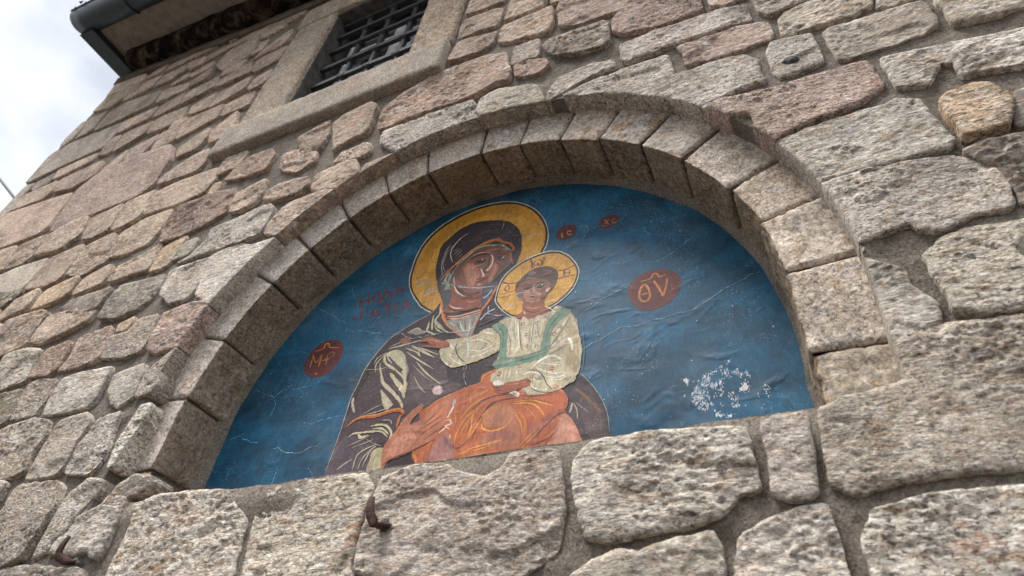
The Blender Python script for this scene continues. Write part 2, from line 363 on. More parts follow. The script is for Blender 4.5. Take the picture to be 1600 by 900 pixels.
TINT = dict(b='c9b3a1', g='beb2a5', p='c8b0a3', o='c8b094', r='b59c8c', w='d6ccc0', d='9f958a', m='8f8878', y='cfc3b4')
SMOOTHS = {}
def make_stone(poly, tint, rough, proud, seed, name='stone', depth=0.075, grow=0.0055, mat=None, parent=None, zb=0.0, dmin=0.0):
    poly = np.asarray(poly, float)
    a = 0.5 * np.sum(poly[:, 0] * np.roll(poly[:, 1], -1) - poly[:, 1] * np.roll(poly[:, 0], -1))
    if a < 0: poly = poly[::-1]
    c = poly.mean(0); d = max(depth_of(*c), dmin); s = min(max(0.0026 * d, 0.0038), 0.020)
    if zb == 0.0: poly = snap_hood(poly, 0.036)
    poly = chaikin(poly, True, 1, 0.07)
    O = edgesplit(poly, s * 1.3)
    tn = np.roll(O, -1, 0) - np.roll(O, 1, 0); tn /= np.maximum(np.hypot(*tn.T), 1e-9)[:, None]
    nm = np.c_[tn[:, 1], -tn[:, 0]]
    size = math.sqrt(abs(a)); jit = (0.0016 + 0.0014 * rough) * min(1, size / 0.15)
    if c[0] < -1.25 and c[1] > 0.9: grow = 0.0135
    j = fbm(O[:, 0] * 38, O[:, 1] * 38, seed, 4) * jit + grow
    O = O + nm * j[:, None]
    if zb == 0.0: O = snap_hood(O, 0.006)
    lo, hi = O.min(0), O.max(0)
    gx, gy = np.meshgrid(np.arange(lo[0], hi[0], s), np.arange(lo[1], hi[1], s * 0.9))
    P = np.c_[gx.ravel(), gy.ravel()] + np.random.default_rng(seed).uniform(-0.28 * s, 0.28 * s, (gx.size, 2))
    P = P[inside(P, O)]; 
    if len(P): P = P[edist(P, O) > 0.7 * s]
    n = len(O)
    v, f = cdt(np.vstack([O, P]), [list(range(n))], lambda cc: inside(cc, O))
    dd = edist(v, O); dd[:n] = 0
    x, y = v[:, 0] + seed * 3.7, v[:, 1] + seed * 1.9
    k = min(rough, 1.55) * min(1.0, size / 0.16 + 0.25)
    rr = 0.0055 + 0.003 * rough                               # arris wear
    e = np.clip(dd / rr, 0, 1); edge = (1 - (1 - e)**2)
    wx = x + 0.012 * fbm(x * 25, y * 25, 3, 2); wy = y + 0.008 * fbm(x * 25, y * 25, 4, 2)
    worn = np.clip((fbm(x * 6, y * 9, seed + 40, 3) + 0.25) / 0.5, 0.15, 1)                  # smooth worn areas next to chipped ones
    h = 0.0040 * k * fbm(x * 6, y * 9, seed, 3)
    h += k * worn * (0.0048 * facet(wx * 24, wy * 52, seed) + 0.0040 * facet(wx * 60, wy * 125, seed + 7) + 0.0020 * fbm(x * 90, y * 150, seed + 9, 3, 0.65))
    pit = np.clip((vn(x * 60, y * 110, seed + 3) - 0.74) / 0.2, 0, 1); h -= 0.0016 * k * pit
    brk = np.clip((fbm(x * 5.5, y * 8, seed + 31, 3) - 0.18) / 0.12, 0, 1); h -= 0.0045 * k * brk * (rough > 1.2)      # spalled patches
    tilt = np.random.default_rng(seed + 1).normal(0, 0.02, 2)
    z = zb + proud + (v - c) @ tilt * min(1, rough) + h * (0.35 + 0.65 * edge) - (1 - edge) * (0.0018 + 0.0012 * rough) * (1.0 if d < 2.4 else 0.3)
    V = np.c_[v, z]; F = f.tolist()
    b = len(V); V = np.vstack([V, np.c_[v[:n] - nm * 0.004 * 0, np.full(n, zb - depth * 0.35)], np.c_[v[:n], np.full(n, zb - depth)]])
    for i in range(n):
        jn = (i + 1) % n
        F += [(i, b + i, b + jn, jn), (b + i, b + n + i, b + n + jn, b + jn)]
    F = [t_ if len(t_) == 3 else (t_[0], t_[1], t_[2], t_[3]) for t_ in F]
    base = np.array(lin(TINT[tint])[:3]); r2 = np.random.default_rng(seed + 2)
    cc = base * r2.normal(1, 0.07) * (1 + r2.normal(0, 0.008, 3)); cc = np.clip(cc, 0.02, 0.8)
    return mesh_obj(name, V, F, mat or M_STONE, parent or wall, True, tuple(cc) + (1.0,))

def close_hood_gaps(ps):
    ext = []
    for i, P in enumerate(ps):
        a, r = hood_polar(P); R = r_hood(a); k = (r < R + 0.036) & (r > R - 0.06) & (P[:, 1] > np.where(P[:, 0] < 0, 0.46, 0.03))
        if k.sum() >= 1: ext.append([a[k].min(), a[k].max(), i, np.where(k)[0], a])
    ext.sort(key=lambda q: q[0])
    for A, Bq in zip(ext[:-1], ext[1:]):
        gap = Bq[0] - A[1]
        if 0.006 < gap < 0.16:
            mid = (A[1] + Bq[0]) / 2
            for q, tgt, pick in ((A, mid - 0.004, max), (Bq, mid + 0.004, min)):
                vi_ = pick(q[3], key=lambda j_: q[4][j_]); R = float(r_hood(tgt)) + 0.001
                ps[q[2]][vi_] = (R * math.cos(tgt), ACY + R * math.sin(tgt)) if tgt > 0 else (R, ACY + tgt * R_IN)
STONES = """b 1:-3671,3906 -3482,3876 -3234,3737 -3211,3638 -3398,3647 -3643,3676
b 1:-3185,3706 -2991,3789 -2953,3594 -3164,3630
b 1:-2952,3783 -2706,3794 -2700,3584 -2925,3581
b 1:-2686,3793 -2325,3736 -2382,3625 -2551,3585 -2674,3586
b 1:-2307,3739 -2019,3766 -2076,3626 -2260,3556
b 1:-3629,3628 -3364,3599 -3191,3575 -3157,3473 -3298,3433 -3415,3368 -3654,3468
b 1:-3153,3561 -2933,3535 -2925,3379 -3179,3353 -3241,3383
b 1:-2873,3483 -2671,3501 -2621,3415 -2740,3356 -2879,3360
b 1:-2641,3505 -2453,3476 -2437,3391 -2557,3382
b 1:-2426,3469 -2163,3482 -2217,3434 -2410,3387
b 1:-2145,3482 -1961,3530 -2032,3431 -2183,3414
g 1:-3688,3110 -3635,3294 -3571,3260 -3550,3035
g 1:-3569,3275 -3363,3298 -3353,3208 -3349,3060 -3495,3020
b 1:-3303,3251 -3131,3284 -2722,3183 -2710,3104 -2702,3023 -2969,3013 -3299,3018
b 1:-2691,3175 -2411,3117 -2383,3008 -2590,2993 -2624,2984
b 1:-2383,3100 -2218,3174 -2202,3040 -2346,3035
b 1:-2466,3234 -2297,3306 -2241,3229 -2416,3189
b 1:-2642,3218 -2517,3301 -2493,3221 -2636,3217
b 1:-2219,3224 -2171,3367 -1899,3366 -1849,3159 -1865,3088 -2071,3056
b 1:-2898,2898 -2584,2906 -2582,2792 -2864,2761
b 1:-2543,2883 -2348,2936 -2311,2786 -2542,2770
b 1:-2317,2918 -2051,2954 -2034,2828 -2289,2791
b 1:-2000,2891 -1785,2952 -1717,2807 -1994,2804
b 1:-2431,2675 -2179,2676 -2136,2528 -2281,2517 -2427,2529
b 1:-2102,2646 -1942,2694 -1930,2540 -2075,2543
b 1:-1908,2660 -1668,2711 -1650,2579 -1907,2521
b 1:-1777,2981 -1743,3069 -1576,3196 -1536,3174 -1519,3055 -1571,2996 -1783,3016
b 1:-1713,2819 -1707,2931 -1487,2940 -1499,2801 -1659,2770
b 1:-1608,2548 -1602,2644 -1504,2688 -1487,2561 -1567,2515
b 1:-2007,3427 -1909,3490 -1667,3369 -1688,3341 -1816,3305 -2002,3391
b 1:-1964,3654 -1900,3710 -1602,3651 -1662,3605 -1817,3625
b 1:-1732,3419 -1667,3478 -1535,3446 -1546,3418 -1699,3394
b 1:-2399,3733 -2254,3771 -2021,3689 -2089,3655 -2319,3674
b 1:-1904,3505 -1821,3524 -1700,3504 -1759,3458 -1869,3479
b 1:-2080,2461 -1747,2457 -1754,2337 -1871,2300 -2018,2268
b 1:-1722,2443 -1526,2459 -1512,2327 -1704,2325
b 1:-1646,2049 -1690,2166 -1567,2279 -1521,2125 -1530,2062
b 1:-1886,2042 -1918,2129 -1735,2211 -1716,2123 -1736,2042
g 1:-3665,3047 -3660,3308 -3586,3285 -3552,3028 -3609,2963
g 0:-3679,2606 -3698,2929 -3500,2964 -2922,2911 -2904,2744 -2906,2631 -3326,2622 -3641,2595
b 1:-2870,2518 -2865,2689 -2781,2689 -2745,2524 -2758,2493
b 1:-2701,2485 -2751,2688 -2479,2686 -2465,2560 -2668,2487
b 1:-3240,2440 -3281,2540 -2923,2565 -2918,2500 -3086,2458
b 1:-2640,2256 -2611,2312 -2545,2422 -2488,2248 -2568,2236
p 1:-3065,2241 -3118,2362 -2759,2399 -2721,2376 -2685,2251 -2789,2224 -2876,2200
d 1:-3461,2436 -3479,2492 -3316,2529 -3268,2430 -3411,2402
b 1:-3490,2230 -3501,2369 -3182,2390 -3131,2271 -3170,2215
g 0:-3719,2253 -3645,2275 -3627,2531 -3510,2505 -3533,2401 -3516,2240 -3595,2156
p 1:-2410,2224 -2494,2371 -2271,2441 -2275,2319 -2317,2253
b 1:-2205,2248 -2243,2439 -2086,2422 -2056,2272 -2087,2239
b 1:-3692,2199 -3583,2199 -3167,2170 -2833,2140 -2799,1937 -2769,1798 -2819,1768 -3149,1759 -3240,1753
p 1:-2723,1779 -2764,2112 -2636,2212 -2280,2215 -2003,2177 -1922,2019 -1925,1826 -2030,1770 -2451,1783 -2669,1761
p 1:-1870,1803 -1870,1861 -1723,1954 -1615,1964 -1580,1859 -1601,1786 -1739,1795
b 1:-1797,1539 -1813,1698 -1681,1727 -1425,1726 -1398,1646 -1425,1560 -1578,1526 -1693,1533
r 2:-1298,1581 -1279,1636 -1214,1712 -1073,1701 -1026,1644 -1038,1542 -1169,1536
o 1:-1360,1518 -1356,1568 -1324,1567 -1313,1515
b 1:-2024,1523 -2066,1728 -1839,1725 -1817,1603 -1851,1534 -1966,1516
b 1:-2638,1545 -2657,1700 -2506,1746 -2350,1727 -2307,1577 -2397,1516
b 1:-2234,1524 -2304,1701 -2185,1715 -2104,1735 -2072,1673 -2054,1534 -2065,1520 -2155,1508
b 2:-3179,1717 -3115,1725 -2951,1711 -2931,1665 -2866,1518 -2918,1525 -2986,1525
b 2:-2834,1499 -2900,1683 -2695,1713 -2676,1620 -2669,1540 -2701,1505
y 0:-2756,1296 -2917,1456 -2845,1451 -2738,1465 -2456,1452 -2453,1370 -2477,1265 -2556,1262
b 1:-2437,1245 -2430,1333 -2418,1436 -2185,1458 -2158,1390 -2165,1239 -2262,1220
b 2:-2110,1230 -2125,1419 -1952,1457 -1899,1344 -1866,1274 -1874,1254 -1945,1212 -1998,1212
b 1:-1854,1280 -1863,1342 -1871,1428 -1759,1476 -1575,1476 -1566,1422 -1585,1337 -1616,1283 -1741,1261
o 1:-1440,1054 -1446,1142 -1444,1188 -1338,1221 -1343,1132 -1349,1070 -1386,1059
b 2:-1708,1081 -1712,1151 -1558,1195 -1496,1227 -1472,1124 -1476,1082 -1595,1074
b 1:-1935,1072 -1936,1158 -1790,1195 -1762,1116 -1772,1083 -1886,1071
o 0.6:-2222,1061 -2218,1162 -2006,1195 -1989,1092 -2026,1073 -2177,1062
b 2:-2511,1054 -2476,1078 -2438,1160 -2296,1193 -2270,1132 -2281,1082 -2400,1059
m 2:-2750,1290 -2671,1275 -2538,1244 -2424,1213 -2512,1175 -2565,1147 -2598,1140
r 2:-1499,1257 -1534,1349 -1543,1482 -1404,1479 -1354,1503 -1179,1464 -1159,1333 -1243,1270 -1375,1239 -1477,1243
b 2:-1124,1290 -1142,1415 -999,1455 -974,1365 -985,1298 -1048,1283
w 2:-1290,1052 -1226,1071 -1178,1151 -1192,1217 -1089,1223 -960,1244 -882,1243 -847,1207 -846,1133 -850,1067 -934,1046 -1029,1051 -1138,1052 -1260,1050
w 1:-1049,841 -1063,921 -1075,1013 -1018,1029 -943,1038 -879,1009 -772,1018 -828,955 -879,881 -904,807 -933,779 -1045,810
b 1:-799,1186 -771,1207 -625,1216 -567,1199 -626,1182 -688,1133 -755,1038 -829,1058 -835,1115
w 2:-1272,878 -1291,1005 -1086,1016 -1066,920 -1071,834 -1088,807 -1179,804
b 2:-2004,813 -2018,885 -2009,954 -1887,957 -1663,904 -1667,854 -1753,824 -1922,794
d 2:-1957,993 -1927,1019 -1647,1012 -1656,941 -1669,916 -1789,928
b 1.5:-2252,797 -2400,943 -2352,952 -2355,1013 -2114,1016 -2053,987 -2060,890 -2050,813 -2131,799
d 2:-1586,830 -1598,928 -1575,1004 -1323,999 -1308,910 -1323,868 -1354,831 -1482,808
o 1:-1418,728 -1428,765 -1351,783 -1344,753 -1355,720
p 1:-1645,597 -1626,652 -1650,756 -1470,768 -1441,720 -1417,620 -1430,602 -1532,589
g 1:-1412,608 -1443,707 -1339,706 -1312,761 -1214,760 -1184,653 -1193,589 -1277,580
p 1.5:-1156,585 -1168,653 -1163,746 -1092,759 -1043,763 -980,758 -964,684 -975,620 -1006,590 -1098,562
w 0.6:-1557,394 -1579,499 -1569,547 -1473,551 -1307,544 -1301,500 -1296,407 -1319,387 -1411,380 -1498,387
g 1.5:-1738,400 -1778,531 -1779,566 -1721,576 -1613,550 -1592,486 -1603,395 -1688,392
m 2:-1835,383 -1998,544 -1956,551 -1804,546 -1770,480 -1764,411 -1797,390
y 2:-2027,573 -2151,696 -2114,711 -2123,774 -2000,779 -1878,750 -1869,670 -1837,592 -1915,584
r 1.5:-1815,598 -1823,658 -1836,736 -1716,758 -1687,740 -1660,608 -1693,587
w 1:-1184,372 -1243,436 -1255,496 -1116,513 -1098,465 -1093,405 -1089,380 -1140,351
g 2:-1066,375 -1085,431 -1075,490 -994,545 -978,476 -990,400 -1002,373
g 2:-1613,148 -1816,348 -1761,354 -1734,371 -1581,378 -1481,356 -1460,310 -1455,216 -1443,165 -1507,151
g 2:-1408,138 -1414,208 -1409,340 -1281,352 -1241,319 -1249,251 -1251,163 -1263,135 -1361,133
w 1.5:-1220,137 -1227,166 -1224,245 -1198,315 -1101,327 -1096,272 -1074,186 -1077,137 -1103,119 -1170,123
w 2 0.012:-1006,121 -1023,173 -1030,248 -1022,337 -975,337 -973,275 -986,195 -990,147 -994,123
g 2:-1313,-148 -1483,20 -1438,39 -1452,107 -1422,117 -1230,104 -1189,87 -1167,33 -1167,-52 -1188,-122 -1239,-140
w 2:-1142,-129 -1146,-92 -1140,-8 -1129,60 -1077,94 -1009,82 -999,55 -1035,-2 -1042,-61 -1095,-88 -1088,-106 -1122,-120
w 2.5:-1072,-120 -1076,-90 -1039,-50 -1032,-26 -953,4 -862,-12 -861,8 -853,-44 -853,-98 -862,-147 -917,-119 -953,-132 -1019,-127
w 2:-949,6 -944,28 -862,17 -872,-10
d 2.5:-932,33 -923,57 -875,86 -805,70 -794,55 -830,19
d 2.5:-1240,-219 -1306,-155 -1261,-152 -1128,-150 -974,-169 -898,-175 -837,-236
y 2.2:-775,-235 -787,-155 -780,-70 -812,-7 -728,5 -582,4 -472,-6 -385,-91 -374,-180 -357,-253
y 2.2:-314,-255 -347,-146 -362,-62 -373,-9 -238,-5 -56,-13 -26,-51 -42,-135 -38,-202 -24,-268
y 2.2:-21,-225 -28,-169 -7,-30 59,-12 140,-13 184,-39 255,-60 289,-44 307,-10 379,-13 410,-20 422,-93 426,-143 416,-213 386,-234 346,-251 307,-268 115,-259
w 2.6:449,-47 488,-12 627,-9 770,-23 772,-79 774,-132 737,-142 704,-175 677,-183 575,-196 512,-205 472,-196 462,-147 448,-108
w 1.6:799,-20 828,-10 872,-12 868,-82 860,-150 847,-157 819,-157 799,-147 803,-92
y 2.2:900,-8 939,4 1021,16 1043,24 1055,101 1074,115 1146,117 1236,112 1373,112 1266,-135 1144,-141 1034,-142 980,-149 913,-158 889,-140 891,-78
y 2.4:396,-294 488,-238 537,-224 568,-232 612,-217 689,-205 700,-228 697,-306
w 2.4:719,-302 733,-225 754,-207 780,-194 822,-179 868,-176 873,-201 876,-236 874,-309
w 2.6:911,-238 935,-192 990,-178 1045,-175 1086,-173 1133,-173 1251,-172 1177,-344 909,-352 914,-284
w 1.8:1026,534 1040,550 1118,560 1184,552 1259,543 1315,496 1323,438 1314,375 1300,358 1251,364 1215,351 1185,340 1157,355 1146,377 1106,373 1047,371 1037,426 1030,480
w 1.6:1042,334 1072,309 1098,263 1097,224 1126,173 1121,134 1089,122 1055,123 1050,163 1050,209 1052,241 1036,288
y 2:1144,287 1186,323 1228,334 1315,328 1354,328 1277,126 1242,129 1187,133 1149,146 1149,205 1142,246
w 1.8:980,748 1034,760 1128,768 1196,765 1226,775 1264,752 1266,687 1281,585 1267,567 1168,563 1122,568 1037,564 1015,616 993,690
p 1.8:907,978 985,970 1076,977 1208,972 1214,939 1216,843 1181,813 1126,796 1073,787 1012,776 981,762 946,811 919,881 880,933 833,982 843,989
w 2.2:1244,955 1284,948 1379,932 1523,900 1590,885 1536,747 1475,769 1432,782 1364,795 1369,847 1342,865 1312,823 1294,795 1244,821 1240,844 1241,921
o 1 0.018:1297,712 1316,730 1369,740 1395,724 1410,667 1399,625 1376,579 1344,573 1303,580 1303,620 1296,662
d 2:1429,680 1468,687 1510,681 1467,569 1396,576 1405,622
d 2:1288,541 1330,552 1393,544 1454,536 1388,365 1328,364 1332,396 1330,475
y 2.2:1151,1150 1172,1162 1380,1146 1390,1124 1388,1056 1382,1020 1345,1003 1258,1000 1156,1002 1153,1052
y 2.2:1412,1126 1504,1130 1637,1123 1586,986 1553,983 1490,988 1415,1002 1417,1061
y 2.2:1054,1225 1061,1305 1079,1330 1141,1338 1211,1337 1295,1289 1280,1202 1238,1192 1161,1199 1114,1204 1063,1204
w 1.8:999,1145 1019,1188 1117,1168 1117,1126 1120,1016 1069,1004 1011,1006 999,1029
y 2:1293,1191 1304,1226 1320,1262 1409,1224 1379,1173 1309,1172
y 1.6:1014,1427 1013,1472 1010,1530 1162,1407 1136,1353 1042,1348 1016,1393
p 1.8:779,1214 775,1299 762,1339 841,1339 940,1348 1025,1322 1028,1251 1020,1212 969,1212 902,1206 828,1212
w 2:579,1386 576,1487 634,1498 705,1500 816,1495 899,1492 982,1469 985,1407 985,1358 923,1365 864,1368 739,1368 663,1371 602,1362
p 2:555,1597 551,1673 577,1722 680,1709 772,1703 855,1646 856,1531 798,1532 698,1536 591,1562
p 1.6:339,1807 325,1961 344,2017 412,2018 717,1813 677,1744 544,1764 443,1767
d 2.4:273,1692 296,1732 507,1724 529,1695 539,1547 506,1517 422,1542 321,1594
p 1.8:884,1536 885,1580 875,1647 996,1552 980,1511 933,1505
w 2:317,1338 327,1383 354,1428 471,1439 548,1409 553,1366 505,1367 415,1354 381,1329 352,1311
w 1.8:398,1301 472,1323 549,1324 635,1328 722,1328 734,1226 728,1205 660,1201 605,1190 547,1213 472,1257
w 1.8:627,1189 687,1203 772,1185 848,1187 940,1175 968,1122 965,1042 971,1015 911,1012 859,1004 817,991 759,1049 682,1122
y 1.5:36,1384 40,1466 110,1483 255,1438 277,1394 276,1343 201,1344 125,1352 80,1341
r 2:174,1548 161,1624 201,1634 280,1599 303,1551 271,1503 221,1518
b 1.6:61,1889 65,2013 217,2007 295,2002 303,1867 290,1796 214,1820 115,1850
b 1.4:-156,2068 -161,2173 -144,2233 15,2215 52,2177 38,2050 -43,2066
b 1.4:-176,1884 -144,2029 16,1991 43,1991 33,1895 -15,1858
b 1.2:-152,2297 -144,2415 -128,2501 52,2413 46,2277 -57,2272
b 1.4:71,2072 85,2225 110,2296 270,2195 250,2048 155,2053
b 1.4:286,2050 299,2145 408,2074 331,2032
r 3:-440,1526 -452,1685 -375,1757 -263,1799 -167,1820 16,1800 111,1754 146,1599 146,1537 82,1542 11,1506 -88,1501 -200,1521 -299,1513
w 2:-390,1405 -401,1467 -279,1479 -178,1493 2,1478 18,1438 36,1339 -62,1344 -136,1334 -211,1325 -295,1312 -343,1357
y 1.5:-406,1488 -319,1492 -306,1479 -385,1475
b 2.5:-663,1532 -738,1736 -678,1762 -544,1775 -502,1733 -489,1551 -504,1533 -589,1523 -660,1501
b 2:-832,1534 -923,1715 -768,1770 -735,1659 -740,1554 -802,1522
b 1.6:-613,1388 -587,1439 -493,1460 -450,1432 -447,1375 -501,1361
b 1.6:-682,1257 -689,1345 -551,1364 -492,1343 -475,1267 -542,1223 -644,1235
b 2.2:-941,1295 -939,1355 -880,1371 -733,1349 -706,1290 -747,1255 -861,1263
b 2.2:-935,1494 -959,1600 -881,1599 -841,1537 -752,1528 -739,1472 -819,1425
b 1.6:-555,1378 -480,1415 -443,1413 -436,1368 -489,1361
b 1.4:-444,1270 -433,1295 -317,1319 -302,1304 -325,1282 -383,1283 -435,1261"""
polys = []; specs = []
for i, ln in enumerate(STONES.strip().split('\n')):
    hd, pt = ln.split(':'); hd = hd.split()
    P = np.array([[int(v) for v in q.split(',')] for q in pt.split()], float) / 1000
    rough = float(hd[1]); proud = float(hd[2]) if len(hd) > 2 else 0.003 + 0.0025 * rough
    polys.append(P); specs.append((hd[0], rough, proud))
close_hood_gaps(polys)
for i, (P, q) in enumerate(zip(polys, specs)):
    o = make_stone(P, *q, 11 + i)
    if q[0] == 'o': o['label'] = 'ochre stone'

# courses beyond what the traced stones cover (further along, above and below)
occ_s = 0.02
def raster(P):
    x0, y0 = P.min(0); x1, y1 = P.max(0)
    gx, gy = np.meshgrid(np.arange(math.floor(x0 / occ_s), math.ceil(x1 / occ_s) + 1), np.arange(math.floor(y0 / occ_s), math.ceil(y1 / occ_s) + 1))
    q = np.c_[gx.ravel(), gy.ravel()]; k = inside(q * occ_s + 1e-5, P); return set(map(tuple, q[k].tolist()))
occ = set()
for P in polys: occ |= raster(P)
occ |= raster(arch_loop(R_HOOD + 0.02, 40, -0.04))
fx0, fx1, fy0, fy1 = FRAME
occ |= raster(np.array([(fx0 - 0.02, fy0 - 0.01), (fx1 + 0.02, fy0 - 0.01), (fx1 + 0.02, fy1 + 0.01), (fx0 - 0.02, fy1 + 0.01)]))
frng = np.random.default_rng(21); y = -1.25; nfill = 0; fill = []
while y < 4.2:
    hgt = frng.uniform(0.15, 0.22); x = XL + frng.uniform(0.01, 0.02)
    while x < 2.6:
        wd = frng.uniform(0.20, 0.46); x1 = min(x + wd, 2.7)
        yt = min(y + hgt - 0.018, 3.90 + EAVE(max(x, x1)))
        if yt - y > 0.06:
            P = np.array([(x, y), (x1 - 0.02, y), (x1 - 0.02, yt), (x, yt)]) + frng.normal(0, 0.006, (4, 2))
            P[:, 0] = np.maximum(P[:, 0], XL + 0.003)
            cells = raster(P); hit = len(cells & occ)
            if cells and hit == 0 or (cells and hit < 0.06 * len(cells) and False): fill.append(P)
            elif cells and hit < 0.75 * len(cells):
                # trim to the free rectangle inside, if there is one
                fr = np.array([c_ for c_ in cells if c_ not in occ])
                if len(fr) > 10:
                    best = None
                    for xa in np.unique(fr[:, 0]):
                        for xb in (np.unique(fr[:, 0])):
                            if xb - xa < 3: continue
                            sub = [c_ for c_ in cells if xa <= c_[0] <= xb]
                            bad = [c_[1] for c_ in sub if c_ in occ]
                            ys = sorted(set(c_[1] for c_ in sub)); run = []
                            for yy in ys:
                                if yy in bad: run = []
                                else:
                                    run.append(yy); ar = (xb - xa) * len(run)
                                    if len(run) >= 4 and (best is None or ar > best[0]): best = (ar, xa, xb, run[0], run[-1])
                    if best and best[0] >= 20:
                        _, xa, xb, ya, yb = best
                        fill.append(np.array([(xa, ya), (xb, ya), (xb, yb), (xa, yb)]) * occ_s + frng.normal(0, 0.004, (4, 2)) + np.array([(.006, .006), (-.006, .006), (-.006, -.006), (.006, -.006)]))
        x = x1
    y += hgt
def keep_fill(P):
    c_ = P.mean(0); d_ = P.max(0) - P.min(0)
    return not (-3.7 < c_[0] < 1.55 and -0.3 < c_[1] < 3.4 and d_.min() < 0.075)
fill = [P for P in fill if keep_fill(P)]
fill.sort(key=lambda P: np.hypot(*(P.mean(0) - np.array([0.2, 0.4]))))
for i, P in enumerate(fill[:140]):
    make_stone(P, 'bbgwyybp'[i % 8], 1.6, 0.006, 900 + i, dmin=3.0)
# the remaining courses, further off, joined into one part
JV, JF = [], []
for i, P in enumerate(fill[140:270]):
    o = make_stone(P, 'b', 1.4, 0.005, 1300 + i, dmin=8.0); me = o.data; w_ = WORLD.pop(o.name); b = len(JV)
    JV += [(v_.co.x + w_.x, v_.co.z + w_.z - HB, -(v_.co.y + w_.y)) for v_ in me.vertices]; JF += [tuple(q + b for q in p_.vertices) for p_ in me.polygons]
    bpy.data.objects.remove(o); bpy.data.meshes.remove(me)
jo = mesh_obj('far_stone_courses', JV, JF, M_STONE, wall, True, lin(TINT['b'])); jo['kind'] = 'stuff'

def arch_xy(th, r):
    if th < 0: return r, ACY + th * R_IN
    if th > math.pi: return -r, ACY - (th - math.pi) * R_IN
    return r * math.cos(th), ACY + r * math.sin(th)
# mortar bed: one relief sheet with the niche and the window cut out, returned at every edge
def mortar_z(x, y):
    a_, r_ = hood_polar(np.c_[x, y]); lip = np.clip(1 - (r_ - r_hood(a_)) / 0.05, 0, 1) * (y > 0)
    return 0.008 * lip - 0.004 * np.clip((y - 1.0) / 0.5, 0, 1) - 0.002 * np.clip((-0.9 - x) / 0.4, 0, 1) - 0.008 + 0.007 * fbm(x * 3.1, y * 3.1, 3, 3) + 0.0065 * fbm(x * 22, y * 22, 5, 5, 0.62)
th_ = np.linspace(-ACY / R_IN, math.pi + ACY / R_IN, 110); ah = np.array([arch_xy(q_, float(r_hood(q_)) + 0.001) for q_ in th_])
wl = np.array([(WIN[0] - .1, WIN[2] - .1), (WIN[1] + .1, WIN[2] - .1), (WIN[1] + .1, WIN[3] + .1), (WIN[0] - .1, WIN[3] + .1)])
outl = np.array([(XL, YB), (XR, YB)] + [(x_, 4.09 + EAVE(x_)) for x_ in np.linspace(XR, XL, 25)])
pts = [resample(outl, 0.12)]; nO = len(pts[0]); ah = resample(ah, 0.02); wl = resample(wl, 0.05)
pts += [ah, wl]
def gridpts(x0, x1, y0, y1, s, hole=None):
    gx, gy = np.meshgrid(np.arange(x0, x1, s), np.arange(y0, y1, s)); P = np.c_[gx.ravel(), gy.ravel()] + rng.uniform(-.25 * s, .25 * s, (gx.size, 2))
    if hole is not None: P = P[~((P[:, 0] > hole[0]) & (P[:, 0] < hole[1]) & (P[:, 1] > hole[2]) & (P[:, 1] < hole[3]))]
    return P
near = (-1.7, 1.75, -0.45, 1.75)
gp = np.vstack([gridpts(near[0], near[1], near[2], near[3], 0.0125), gridpts(XL + .03, 1.2, 0.3, 4.0, 0.03, near), gridpts(XL + .06, XR - .06, YB + .06, YT - .06, 0.12, (XL, 1.2, 0.3, 4.0))])
gp = gp[~((gp[:, 0] > near[0]) & (gp[:, 0] < near[1]) & (gp[:, 1] > near[2]) & (gp[:, 1] < near[3])) | (np.arange(len(gp)) < len(gridpts(near[0], near[1], near[2], near[3], 0.0125)))]
gp = gp[~inside(gp, ah) & ~inside(gp, wl) & inside(gp, outl)]
gp = gp[(edist(gp, outl) > .03) & (edist(gp, ah) > .008) & (edist(gp, wl) > .02)]
pts = np.vstack(pts + [gp]); nA = len(ah); nW = len(wl)
loops = [list(range(nO)), list(range(nO, nO + nA)), list(range(nO + nA, nO + nA + nW))]
v, f = cdt(pts, loops, lambda c_: ~inside(c_, ah) & ~inside(c_, wl) & inside(c_, outl))
V = np.c_[v, mortar_z(v[:, 0], v[:, 1])]; F = f.tolist()
for lp, zb in ((loops[0], -2.6), (loops[1], -0.11), (loops[2], -0.06)):
    b = len(V); P = V[lp].copy(); P[:, 2] = zb; V = np.vstack([V, P])
    for i in range(len(lp)):
        jn = (i + 1) % len(lp); F.append((lp[i], lp[jn], b + jn, b + i))
mort = mesh_obj('mortar', V, F, M_MORTAR, wall)

